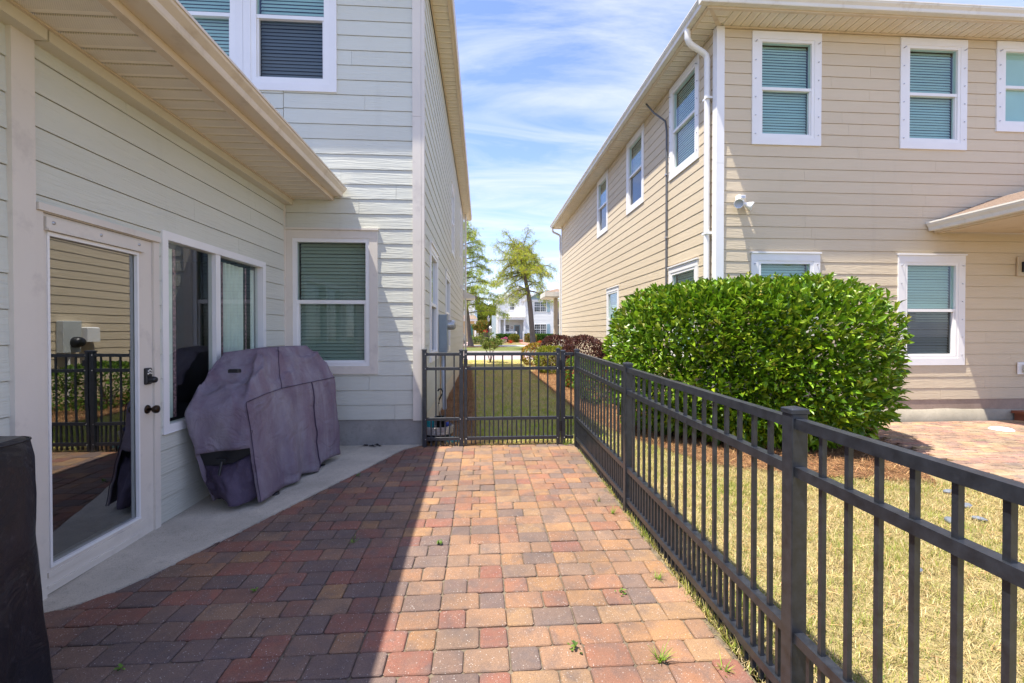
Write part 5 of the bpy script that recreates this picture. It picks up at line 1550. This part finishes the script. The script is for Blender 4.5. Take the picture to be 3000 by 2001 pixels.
grass_field('lawn_grass', [(-.15, 5.7), (1.72, 5.7), (1.75, 9), (1.72, 16), (2.6, 22.5), (-1.6, 22.5), (-.40, 19), (-.15, 9.5)], 90000, lifted_straw, [(.40, .50, .04), (.48, .56, .06), (.54, .56, .10)], .50, -.035, .03, .07, 4, gmask=lambda P: np.clip((8.0 - P[:, 1]) * .2, -.35, .5), wid=.006)
needle = np.array([(-.5, 0, 0), (.5, 0, 0), (.4, .5, .05), (-.4, .5, .05), (0, 1, .0)])
def straw_field(name, poly, N, z0, seed, ln=(.05, .16), pal=None, spread=.02, w=.003):
    rg = np.random.default_rng(seed); lo = np.min(poly, axis=0); hi = np.max(poly, axis=0); P = np.zeros((0, 2))
    while len(P) < N:
        q = lo + rg.random((N, 2)) * (hi - lo); q = q[inpoly(q, poly)]; P = np.concatenate([P, q])
    P = P[:N]; h = np.clip(nz(P, 3.0, seed), -1, 1) * spread
    L = rg.uniform(*ln, N)
    me = scatter(name, needle, bladef, np.column_stack([P, z0 + h + rg.uniform(0, .03, N)]), rots(N, rg.random(N) * 6.283, rg.normal(.0, .22, N)), np.column_stack([np.full(N, w) * rg.uniform(.7, 1.6, N), L, L]), pick(pal or [(.34, .17, .07), (.42, .23, .10), (.26, .12, .05), (.20, .09, .04), (.50, .30, .14)], N, .25), M['needle'])
    o = linkobj(name, me); o['kind'] = 'stuff'; return o
straw_field('pine_straw', [(-.725, 5.62), (-.05, 5.62), (-.13, 9.5), (-.42, 19), (-.725, 17.5)], 42000, -.015, 6)
straw_field('hedge_pine_straw', [(2.40, 4.75), (3.2, 4.25), (4.3, 4.0), (5.3, 5.55), (6.1, 6.65), (3.5, 6.65), (3.5, 19), (2.2, 19), (1.68, 16), (1.68, 7.8), (1.95, 6.2)], 70000, -.012, 7)
straw_field('straw_litter', [(-.6, 5.57), (1.1, 5.57), (1.12, 5.72), (-.6, 5.72)], 3200, .015, 8, (.04, .13), [(.52, .33, .15), (.44, .26, .11), (.6, .42, .2)], .01)
straw_field('loose_straw', [(1.2, 4.2), (2.6, 4.6), (4.9, 3.6), (4.9, 2.2), (1.2, 1.2)], 1500, -.012, 12, (.05, .14), [(.55, .36, .17), (.42, .24, .1)], .004)
def weed(label, x, y, n, h, seed, wide=False, z=None):
    rg = np.random.default_rng(seed)
    z = gz(y) - .004 if z is None else z
    if wide:
        me = scatter('weed', *LEAF_S, np.column_stack([x + rg.normal(0, h * .25, n), y + rg.normal(0, h * .25, n), z + rg.random(n) * h * .6]), rots(n, rg.random(n) * 6.28, rg.uniform(.1, 1.0, n)), h * rg.uniform(.3, .6, n), pick([(.12, .23, .03), (.17, .28, .04), (.08, .16, .03)], n), M['grass'])
    else:
        L = h * rg.uniform(.6, 1.5, n)
        me = scatter('weed', blade, bladef, np.column_stack([x + rg.normal(0, .008, n), y + rg.normal(0, .008, n), np.full(n, z)]), rots(n, rg.random(n) * 6.28, rg.uniform(.2, 1.1, n)), np.column_stack([np.full(n, .0042), L, L]), pick([(.20, .33, .03), (.26, .38, .05), (.14, .25, .02)], n), M['grass'])
    return tag(linkobj('weed', me), label, 'weed')
weed('bright grass tuft in the pavers near the bottom right edge', .78, 1.93, 26, .075, 1)
weed('tiny grass tuft at the very bottom by the fence foot', 1.03, 1.85, 20, .05, 2)
weed('grass tuft in the paver joint left of the nearest fence post', 1.02, 2.55, 22, .06, 3)
weed('dull leafy weed at a paver joint in the sunny foreground', .42, 2.02, 14, .05, 4, True)
weed('leafy green weed right on the shadow edge joint', -.28, 3.06, 16, .045, 5, True)
weed('small round-leaved weed beside the curved slab far up the patio', -1.20, 4.47, 12, .045, 6, True)
weed('small sprig in the shaded pavers at mid left', -1.24, 2.58, 9, .04, 7, True)
weed('small sprig low in the shaded pavers at bottom left', -1.52, 2.02, 8, .04, 8, True)
weed('grass tuft at the paver edge midway along the fence', 1.02, 3.48, 24, .06, 9)
weed('grass sprigs in the last pavers before the middle post', .98, 3.72, 12, .045, 10)
weed('wispy dry-looking weed in the shaded pavers below the grill', -.86, 3.12, 14, .05, 11)
weed('grey-leaved weed near the right side of the patio', .76, 2.42, 12, .04, 13, True)
weed('grass tuft at the gate hinge post foot', 1.03, 5.5, 30, .09, 12)
# grass creeping between pavers and fence
rg = np.random.default_rng(50); n = 2600
yy = 1.6 + rg.random(n) * 3.9; clump = np.array([mnoise.noise((float(a) * 3.1, 2, 0)) for a in yy]); kk = clump > -.05; yy = yy[kk]; n = len(yy)
L = rg.uniform(.03, .085, n)
me = scatter('edge_grass', blade, bladef, np.column_stack([1.155 + rg.normal(0, .025, n), yy, np.full(n, -.015)]), rots(n, rg.random(n) * 6.28, rg.uniform(.25, 1.3, n)), np.column_stack([np.full(n, .0032), L, L]), pick(GRN + STRAW[:2], n), M['grass'])
o = linkobj('edge_grass', me); o['kind'] = 'stuff'

# ------------------------------------------------------------------ small things
def stone(label, x, y, r, seed):
    bm = bmesh.new(); bmesh.ops.create_icosphere(bm, subdivisions=2, radius=1)
    for v in bm.verts: v.co = Vector((v.co.x * r, v.co.y * r * .62, v.co.z * r * .32)) * (1 + .15 * mnoise.noise(v.co * 1.7 + Vector((seed, 0, 0))))
    me = bpy.data.meshes.new('stone'); bm.to_mesh(me); bm.free()
    for p in me.polygons: p.use_smooth = True
    me.materials.append(simple('slate_stone', (.17, .19, .22), .55, .2, 14))
    o = bpy.data.objects.new('stone', me); COL.objects.link(o); o.location = (x, y, -.012); o.rotation_euler = (0, 0, seed)
    return tag(o, label, 'stone')
stone('flat grey stone on the dry grass, largest of the scattered stones', 3.55, 3.19, .075, 1.2)
stone('round grey stone just right of the largest flat stone', 3.80, 3.22, .05, 2.2)
stone('bluish flat stone behind the largest stone', 3.98, 3.47, .06, .4)
stone('small pale stone nearest the neighbour patio corner', 4.18, 3.78, .06, 3.0)
stone('small brown-grey stone alone in the grass near the fence', 2.62, 2.55, .035, 3.7)
b = MB(); b.lathe([(0, .03), (.10, .028), (.13, .012), (.135, .0)], 20, (7.35, 5.95, .03)); tag(b.build('white_disc', M['vinyl']), 'white plastic disc lying on the neighbour patio', 'disc')
# basket of odds and ends behind the short fence panel
PB = thing('plant_basket', 'striped hanging basket on the mulch behind the short fence panel', 'basket', (-.52, 5.82, 0))
bx, by = -.545, 5.83
b = MB(); b.lathe([(.0, .02), (.13, .02), (.17, .12), (.175, .13)], 20, (bx, by, 0)); b.build('saucer', M['black_plastic'], PB)
for k in range(4):
    b = MB(); b.lathe([(.172 + k * .004, .13 + k * .026), (.184 + k * .004, .143 + k * .026), (.174 + k * .004, .155 + k * .026)], 22, (bx, by, 0)); b.build('band', simple('whitish_weave', (.55, .50, .46), .7, .1), PB)
b = MB(); b.tube([(bx - .06, by - .05, .22), (bx - .025, by, .45), (bx + .01, by, .50)], .003, 5); b.tube([(bx + .06, by - .05, .22), (bx + .015, by, .45), (bx + .005, by, .50)], .003, 5); b.tube([(bx, by + .1, .22), (bx + .002, by, .50)], .003, 5); b.build('hanger_wire', M['steel'], PB)
b = MB(); b.tube([(bx + .005, by, .50), (bx + .012, by, .56), (bx + .045, by, .62), (bx + .052, by, .66), (bx + .035, by, .69), (bx + .005, by, .685), (bx - .008, by, .66)], .010, 7); b.build('hook', M['black_plastic'], PB)
b = MB(); b.lathe([(.055, 0), (.068, .15), (.072, .15), (.072, .16), (.06, .16)], 16, (bx + .02, by - .02, .18)); tag(b.build('flower_pot', M['black_plastic']), 'small black plant pot standing in the striped basket', 'pot')
b = MB(); b.lathe([(.045, 0), (.055, .10), (.058, .11), (.05, .11)], 16, (bx - .10, by - .03, .19)); tag(b.build('cup', simple('teal_plastic', (.03, .38, .42), .35)), 'teal plastic cup in the striped basket', 'cup')
b = MB(); b.lathe([(0, 0), (.035, .01), (.04, .04), (.025, .06), (0, .065)], 12, (bx + .12, by - .03, .21)); tag(b.build('ball', simple('blue_plastic', (.02, .06, .35), .35)), 'blue plastic ball at the right rim of the striped basket', 'ball')
b = MB()
ringp = [(-.385 + .085 * math.cos(a), 5.80 + .085 * math.sin(a), .035) for a in [k * 2 * math.pi / 20 for k in range(21)]]
b.tube(ringp, .034, 10, False); tag(b.build('ring_toy', simple('turquoise_rubber', (.03, .50, .52), .45)), 'turquoise rubber ring on the mulch behind the short fence panel', 'toy')
# small dark smudge by the foundation, built as scattered leaves
rg = np.random.default_rng(8); n = 16
me = scatter('dead_leaves', *LEAF_S, np.column_stack([-1.30 + rg.normal(0, .05, n), 5.58 + rg.normal(0, .012, n), np.full(n, .04)]), rots(n, rg.random(n) * 6.28, rg.uniform(0, .6, n)), np.full(n, .05), pick([(.03, .028, .03), (.05, .045, .045)], n), M['needle'])
tag(linkobj('dead_leaves', me), 'small heap of dark dead leaves against the block foundation', 'leaves')

# ------------------------------------------------------------------ FAR SIDE OF THE STREET
FH = thing('white_house', 'white clapboard house with blue door, shutters and porch across the street', 'house', (6.4, 63, 0))
HY = 63.0
wh = Wall((0, HY, 0), (1, 0, 0), (0, -1, 0)); wp = Wall((0, HY + 1.9, 0), (1, 0, 0), (0, -1, 0))
sid = M['whitesiding']
shut_m = simple('blue_grey_paint', (.27, .38, .43), .5)
FW = [(7.32, 9.06, 4.12, 5.58), (7.35, 9.06, .98, 2.47)]
siding(wh, FH, 6.20, 10.42, .35, 5.7, FW, sid, seed=91, exp=.2)
backing(wh, FH, 6.07, 10.42, -.1, 5.9, FW, M['white'])
b = MB(); b.box((10.32, HY - .05, .2), (10.45, HY + .4, 5.8)); b.box((6.05, HY - .05, .2), (6.19, HY + 1.9, 5.8)); b.build('corner_board', M['white'], FH)
def far_window(w, parent, u0, u1, z0, z1, cols, rowz):
    f = w.P; b = MB(); t = .07
    b.box((u0, 0, z0), (u1, .05, z0 + t), f); b.box((u0, 0, z1 - t), (u1, .05, z1), f)
    nC = cols; cw = (u1 - u0) / nC
    for k in range(nC + 1):
        x = u0 + cw * k; x = min(max(x, u0 + t / 2), u1 - t / 2); b.box((x - t / 2, 0, z0 + t), (x + t / 2, .048, z1 - t), f)
    wn_ = b.build('window', M['white'], parent)
    zm = (z0 + z1) / 2
    for k in range(nC):
        a, c = u0 + cw * k + t / 2, u0 + cw * (k + 1) - t / 2
        b = MB(); b.box((a, 0, zm - .03), (c, .044, zm + .03), f); b.build('meeting_rail', M['white'], wn_)
        b = MB()
        for s in (1 / 3, 2 / 3): b.box((a + (c - a) * s - .012, -.005, z0 + t), (a + (c - a) * s + .012, .01, z1 - t), f)
        for s in (.25, .75): b.box((a, -.006, z0 + t + (z1 - z0 - 2 * t) * s - .012), (c, .008, z0 + t + (z1 - z0 - 2 * t) * s + .012), f)
        b.build('muntin', M['white'], wn_)
        b = MB(); b.box((a, -.04, z0 + t), (c, -.02, z1 - t), f); b.build('pane', simple('dark_pane', (.035, .05, .055), .06, .1, 1, spec=.8), wn_)
for q in FW: far_window(wh, FH, *q, 2, 2)
for (u, z0, z1) in ((9.14, .98, 2.45), (9.14, 4.12, 5.5), (6.90, .98, 2.45)):
    b = MB(); b.box((u, HY - .06, z0), (u + .40, HY - .01, z1)); b.build('shutter', shut_m, FH)
# porch block
siding(wp, FH, 2.45, 6.05, .35, 3.05, [(3.40, 4.03, 1.33, 2.40), (4.70, 5.53, .3, 2.35)], sid, seed=92, exp=.2)
backing(wp, FH, 2.4, 6.1, -.1, 6.4, [(3.40, 4.03, 1.33, 2.40), (4.70, 5.53, .3, 2.35), (4.05, 4.75, 4.45, 5.5)], M['white'])
siding(wp, FH, 2.45, 6.05, 3.3, 6.2, [(4.05, 4.75, 4.45, 5.5)], sid, seed=93, exp=.2)
far_window(wp, FH, 3.40, 4.03, 1.33, 2.40, 1, 2); far_window(wp, FH, 4.05, 4.75, 4.45, 5.5, 1, 2)
b = MB(); b.box((4.70, HY + 1.84, .36), (4.84, HY + 1.9, 2.35)); b.box((5.40, HY + 1.84, .36), (5.53, HY + 1.9, 2.35)); b.box((4.84, HY + 1.84, 2.2), (5.40, HY + 1.9, 2.35)); b.box((4.84, HY + 1.84, .36), (5.40, HY + 1.9, .62)); dr = b.build('door', shut_m, FH)
b = MB(); b.box((4.84, HY + 1.87, .62), (5.40, HY + 1.88, 2.2)); b.build('pane', simple('door_pane', (.16, .17, .17), .15), dr)
b = MB(); b.lathe([(.10, 0), (.14, .03), (.18, 0)], 14, (4.36, 1.95, 0), lambda x, y, z: (x, HY + 1.88 - z, y)); b.build('wreath', simple('dry_wreath', (.45, .33, .25), .8, .3, 12), FH)
b = MB(); b.box((2.35, HY - .1, 0), (6.05, HY + 1.9, .33)); b.build('porch_floor', M['walk'], FH)
b = MB(); b.box((2.35, HY - .15, 3.05), (6.05, HY + 1.88, 3.35)); b.box((2.25, HY - .25, 3.35), (6.06, HY + 1.88, 3.45)); b.build('porch_beam', M['white'], FH)
for x in (2.45, 3.12, 5.85):
    b = MB(); b.box((x, HY - .08, .33), (x + .2, HY + .12, 3.05)); b.build('porch_column', M['white'], FH)
b = MB(); b.box((2.2, HY + .3, 0), (2.42, HY + 6, 6.2)); b.build('side_wall', M['white'], FH)
for zb, nm in ((.45, 'porch_railing'), (3.5, 'balcony_railing')):
    b = MB(); x1 = 4.85 if zb < 1 else 6.0
    b.box((3.32, HY - .05, zb + .86), (x1, HY + .03, zb + .95)); b.box((3.32, HY - .04, zb), (x1, HY + .02, zb + .07)); rl = b.build(nm, M['white'], FH)
    b = MB(); x = 3.4
    while x < x1: b.box((x, HY - .02, zb + .07), (x + .045, HY + .0, zb + .86)); x += .14
    b.build('baluster', M['white'], rl)
for x in (4.75, 5.72):
    b = MB(); b.box((x, HY - .9, 0), (x + .14, HY - .76, 1.35)); b.add([(x + .02, HY - .76, 1.2), (x + .12, HY - .76, 1.2), (x + .12, HY - .1, 1.4), (x + .02, HY - .1, 1.4), (x + .02, HY - .76, .3), (x + .12, HY - .76, .3), (x + .12, HY - .1, .4), (x + .02, HY - .1, .4)], [(0, 1, 2, 3), (0, 4, 5, 1), (0, 3, 7, 4), (1, 5, 6, 2)]); b.build('stair_newel', M['white'], FH)
b = MB(); b.box((4.9, HY - .45, 0), (5.72, HY - .1, .24)); b.box((4.9, HY - .8, 0), (5.72, HY - .45, .12)); b.build('porch_step', simple('brick_step', (.36, .12, .08), .8), FH)
def gable(x0, x1, zc, zp, y0, y1, over, mface, parent):
    xm = (x0 + x1) / 2
    b = MB(); b.add([(x0, y0, zc), (x1, y0, zc), (xm, y0, zp), (x0, y0 + .1, zc), (x1, y0 + .1, zc), (xm, y0 + .1, zp)], [(0, 1, 2), (3, 5, 4)]); b.build('gable', mface, parent)
    s = (zp - zc) / (xm - x0); o = over; yy0 = y0 - .3
    b = MB(); P_ = [(x0 - o, zc - o * s + .05), (xm, zp + .05), (x1 + o, zc - o * s + .05)]
    b.add([(x, yy0, z) for x, z in P_] + [(x, y1, z) for x, z in P_] + [(x, yy0, z + .16) for x, z in P_] + [(x, y1, z + .16) for x, z in P_], [(6, 7, 10, 9), (7, 8, 11, 10), (0, 3, 4, 1), (1, 4, 5, 2), (0, 1, 7, 6), (1, 2, 8, 7), (0, 6, 9, 3), (2, 5, 11, 8)]); b.build('roof', simple('pale_far_roof', (.40, .37, .35), .9, .15, 3), parent)
    b = MB(); b.add([(x, yy0 - .03, z + dz) for x, z in P_ for dz in (-.06, .16)], [(0, 2, 3, 1), (2, 4, 5, 3)]); b.build('barge_board', M['white'], parent)
gable(6.05, 10.45, 5.75, 7.0, HY - .02, HY + 9, .25, shut_m, FH)
gable(2.3, 8.6, 5.5, 7.75, HY + 1.88, HY + 9, .3, M['whitesiding'], FH)
b = MB(); b.box((6.0, HY - .06, 5.6), (10.5, HY - .0, 5.85)); b.build('frieze_board', M['white'], FH)
b = MB(); b.box((1.6, HY + 5, 0), (2.2, HY + 9, 3.8)); b.build('side_wing', simple('pale_blue_siding', (.45, .55, .62), .6), FH)

YH = thing('cream_house', 'cream house with porch and teal door partly hidden behind left tree', 'house', (-2.3, 64, 0))
b = MB(); b.box((-8, 64, 0), (-.75, 72, 3.0)); b.build('wall', simple('cream_stucco', (.62, .47, .24), .8), YH)
b = MB(); b.box((-8, 64.4, 3.3), (-.95, 72, 6.4)); b.build('upper_wall', M['whitesiding'], YH)
b = MB(); b.box((-.94, 64.3, 2.4), (-.6, 66, 4.4)); b.build('corner_board', simple('pale_blue_trim', (.5, .62, .75), .6), YH)
b = MB(); b.box((-8.2, 62.6, 2.85), (-.55, 64.4, 3.12)); b.build('porch_beam', M['white'], YH)
b = MB(); b.add([(-8.2, 62.5, 3.13), (-.5, 62.5, 3.13), (-.9, 64.4, 3.7), (-8.2, 64.4, 3.7)], [(0, 1, 2, 3)]); b.build('porch_roof', M['asphalt_shingle'], YH)
for x in (-.95,):
    b = MB(); b.box((x, 62.7, 0), (x + .25, 62.95, 2.85)); b.build('porch_column', M['white'], YH)
b = MB(); b.box((-1.62, 63.9, .3), (-1.2, 63.99, 2.4)); b.build('door', simple('teal_paint', (.03, .22, .22), .5), YH)
for x in (-4.2, -3.0): far_window(Wall((0, 64.4, 0), (1, 0, 0), (0, -1, 0)), YH, x, x + .9, 4.1, 5.5, 1, 2)
b = MB(); b.add([(-8.4, 64.2, 6.4), (-.6, 64.2, 6.4), (-4.5, 64.2, 8.2), (-8.4, 72, 6.4), (-.6, 72, 6.4), (-4.5, 72, 8.2)], [(0, 1, 2), (0, 2, 5, 3), (1, 4, 5, 2)]); b.build('roof', M['asphalt_shingle'], YH)
EH = thing('tan_house', 'tan house seen in the gap right of the white house', 'house', (11.5, 66, 0))
b = MB(); b.box((10.75, 66, 0), (17, 75, 6.2)); b.build('wall', simple('tan_grey_siding', (.46, .40, .34), .8), EH)
b = MB(); b.box((10.6, 65.2, 2.2), (17, 66, 2.45)); b.build('porch_beam', M['white'], EH)
b = MB(); b.add([(10.4, 65, 2.46), (17, 65, 2.46), (17, 66, 3.2), (10.9, 66, 3.2)], [(0, 1, 2, 3)]); b.build('porch_roof', M['asphalt_shingle'], EH)
b = MB(); b.add([(9.9, 65.8, 6.0), (17, 65.8, 8.4), (17, 75, 8.4), (9.9, 75, 6.0)], [(0, 1, 2, 3)]); b.build('roof', M['asphalt_shingle'], EH)
DG = thing('white_garage', 'low white garage far back behind the street lamp', 'garage', (.5, 80, 0))
b = MB(); b.box((-1.5, 80, 0), (2.2, 84, 2.0)); b.build('wall', M['white'], DG)
b = MB(); b.box((-.3, 79.94, .1), (1.4, 79.99, 1.7)); b.build('garage_door', simple('dark_opening', (.10, .08, .075), .8), DG)
b = MB(); b.add([(-1.7, 79.8, 2.0), (2.4, 79.8, 2.0), (2.4, 82, 2.6), (-1.7, 82, 2.6)], [(0, 1, 2, 3)]); b.build('roof', M['white'], DG)

HD = [(.05, .12, .012), (.08, .17, .02), (.035, .09, .012), (.11, .21, .025)]
def box_hedge(label, x0, x1, y0, y1, h, N, pal, seed):
    t = thing('clipped_hedge', label, 'hedge', ((x0 + x1) / 2, (y0 + y1) / 2, 0), 'clipped hedges in front of the white house')
    rg = np.random.default_rng(seed)
    P = np.column_stack([rg.uniform(x0, x1, N), rg.uniform(y0, y1, N), rg.uniform(0, h, N)])
    side = rg.integers(0, 3, N); P[side == 0, 2] = h + rg.normal(0, .03, (side == 0).sum()); P[side == 1, 1] = y0 + rg.normal(0, .03, (side == 1).sum())
    me = scatter('foliage', *LEAF_S, P, orient(rg.normal(0, 1, (N, 3)) + [0, -.4, .5], rg.uniform(-3, 3, N)), .15 * rg.uniform(.6, 1.2, N), pick(pal, N, .25), M['leaf_soft'])
    o = linkobj('foliage', me, t); o['kind'] = 'stuff'
    b = MB(); b.box((x0 + .15, y0 + .15, 0), (x1 - .15, y1 - .1, h - .15)); b.build('inner_branches', simple('hedge_core', (.03, .05, .012), .9), t)
box_hedge('clipped green hedge right of the porch steps of the white house', 5.95, 10.95, 61.2, 62.3, .98, 6000, HD, 81)
box_hedge('clipped green hedge left of the porch steps of the white house', 2.0, 4.75, 61.2, 62.3, .98, 3600, HD, 82)
shrub('round_shrub', 'round olive shrub left of the porch steps across the street', 'shrub', (4.35, 60.2, .5), (.65, .6, .5), 1500, LEAF_S, [(.20, .20, .03), (.26, .22, .04), (.13, .17, .02)], M['leaf_soft'], 83, size=.16, stem=False)
shrub('round_shrub', 'round coppery shrub right of the porch steps across the street', 'shrub', (6.55, 60.2, .55), (.75, .6, .55), 1500, LEAF_S, [(.24, .17, .05), (.20, .19, .04), (.30, .22, .07)], M['leaf_soft'], 84, size=.16, stem=False)
shrub('round_shrub', 'pale green shrub at the foot of the small orange-tipped tree', 'shrub', (-.7, 53.2, .3), (.8, .5, .38), 1300, LEAF_S, [(.18, .24, .05), (.24, .28, .08), (.10, .16, .03)], M['leaf_soft'], 85, size=.15, stem=False)
def flowers(label, x, y, z, n, h, pal, seed, name='flower_clump'):
    rg = np.random.default_rng(seed)
    P = np.column_stack([x + rg.normal(0, h * .6, n), y + rg.normal(0, h * .4, n), z + rg.uniform(0, h, n)])
    T = pick(pal, n, .15); k = rg.random(n) < .3; T[k] = pick([(.08, .16, .02)], int(k.sum()))
    return linkobj(name, scatter(name, *LEAF_S, P, orient(rg.normal(0, 1, (n, 3)), rg.uniform(-3, 3, n)), .13 * rg.uniform(.6, 1.2, n), T, M['leaf_soft']))
RED = [(.65, .04, .02), (.75, .07, .03)]
tag(flowers('', 3.55, 54.5, 0, 160, .34, RED, 1), 'red flowers in front of the hedge left of the brick walk', 'flowers')
tag(flowers('', 7.25, 56, 0, 110, .30, [(.7, .12, .03), (.75, .06, .03)], 2), 'orange-red flowers beside the leaning tree trunk', 'flowers')
PT = thing('flower_planter', 'grey pot of pink flowers by the hedge across the street', 'planter', (2.85, 55.5, 0))
b = MB(); b.lathe([(.0, 0), (.2, 0), (.27, .32), (.29, .34), (.29, .38), (.22, .38)], 16, (2.85, 55.5, 0)); b.build('pot', M['walk'], PT)
o = flowers('', 2.85, 55.5, .36, 130, .32, [(.75, .10, .30), (.8, .16, .38)], 3); o.parent = PT; o.matrix_parent_inverse = Matrix.Translation((-2.85, -55.5, 0))
o = flowers('', .45, 48.9, 1.35, 40, .22, [(.6, .02, .03)], 4); tag(o, 'single cluster of dark red blossom above the young tree', 'flowers')

SL = thing('street_lamp', 'black post street lamp with a lantern head across the street', 'street lamp', (.86, 53, 0))
b = MB(); b.lathe([(.12, 0), (.12, .25), (.06, .4), (.045, 2.5), (.07, 2.52), (.05, 2.6)], 10, (.86, 53, 0)); b.build('post', M['black_metal'], SL)
b = MB(); b.lathe([(.10, 2.6), (.19, 3.0)], 6, (.86, 53, 0)); b.build('lamp_glass', simple('lamp_glass', (.5, .5, .5), .2), SL)
b = MB(); b.lathe([(.24, 3.0), (.22, 3.05), (.08, 3.22), (.02, 3.34)], 10, (.86, 53, 0)); b.build('lamp_cap', M['black_metal'], SL)

CAR = thing('parked_car', 'white parked car with red tail light half hidden behind left tree', 'car', (-2.9, 54, 0))
def carbody():
    prof = [(-2.1, .35), (-2.15, .8), (-1.95, .95), (-1.85, 1.0), (-1.35, 1.5), (.35, 1.52), (1.15, 1.0), (2.05, .88), (2.15, .5), (2.1, .35)]
    return prof
# parked along y; tail towards the street
b = MB(); w2 = .88
pr = carbody(); n = len(pr)
def cv(u, s, z): tp = .80 if z > 1.05 else 1.0; return (-2.9 + s * w2 * tp, 54 + u, z)
b.add([cv(u, -1, z) for u, z in pr] + [cv(u, 1, z) for u, z in pr], [tuple(range(n)), tuple(reversed(range(n, 2 * n)))] + [(i, (i + 1) % n, n + (i + 1) % n, n + i) for i in range(n)]); body = b.build('body', simple('white_car_paint', (.75, .75, .76), .2), CAR)
b = MB(); b.add([(-2.9 - .66, 54 - 1.83, 1.06), (-2.9 + .66, 54 - 1.83, 1.06), (-2.9 + .58, 54 - 1.44, 1.44), (-2.9 - .58, 54 - 1.44, 1.44)], [(0, 1, 2, 3)]); b.build('rear_window', simple('car_glass', (.02, .025, .03), .05), CAR)
for s in (-1, 1):
    b = MB(); b.box((-2.9 + s * .72 - .14, 54 - 2.17, .70), (-2.9 + s * .72 + .14, 54 - 2.10, .90)); b.build('tail_light', simple('red_lens', (.55, .01, .01), .2), CAR)
    for u in (-1.35, 1.35):
        b = MB(); b.lathe([(0, -.1), (.3, -.1), (.32, -.05), (.32, .05), (.3, .1), (0, .1)], 14, (0, 0, 0), lambda x, y, z, s=s, u=u: (-2.9 + s * .78 + z, 54 + u + x, .32 + y)); wh_ = b.build('wheel', M['black_plastic'], CAR)
        b = MB(); b.lathe([(0, -.11), (.18, -.105), (.18, .105), (0, .11)], 10, (0, 0, 0), lambda x, y, z, s=s, u=u: (-2.9 + s * .78 + z, 54 + u + x, .32 + y)); b.build('rim', M['steel'], wh_)
b = MB(); b.box((-3.75, 54 - 2.2, .36), (-2.05, 54 - 2.12, .56)); b.build('bumper', simple('grey_bumper', (.5, .5, .5), .4), CAR)
# mulch rings round the trees
for nm, cx, cy, rr_ in (('tree_mulch', -.4, 43.0, 2.4),):
    sheet(nm, [(cx + rr_ * 1.2 * math.cos(k * .4), cy + rr_ * .7 * math.sin(k * .4)) for k in range(16)], -.010, M['mulch'])
# distant belt of woods closing the street
rg = np.random.default_rng(99); n = 9000
P = np.column_stack([rg.uniform(-120, 120, n), rg.uniform(105, 116, n), np.zeros(n)]); P[:, 2] = rg.random(n) ** .7 * (5.0 + 1.6 * nz(P, .09, 3))
me = scatter('far_trees', *LEAF_S, P, orient(rg.normal(0, 1, (n, 3)), rg.uniform(-3, 3, n)), 1.5 * rg.uniform(.6, 1.3, n), pick([(.06, .10, .02), (.10, .14, .03), (.045, .08, .02)], n, .25), M['leaf_soft'])
o = linkobj('far_trees', me); o['kind'] = 'stuff'
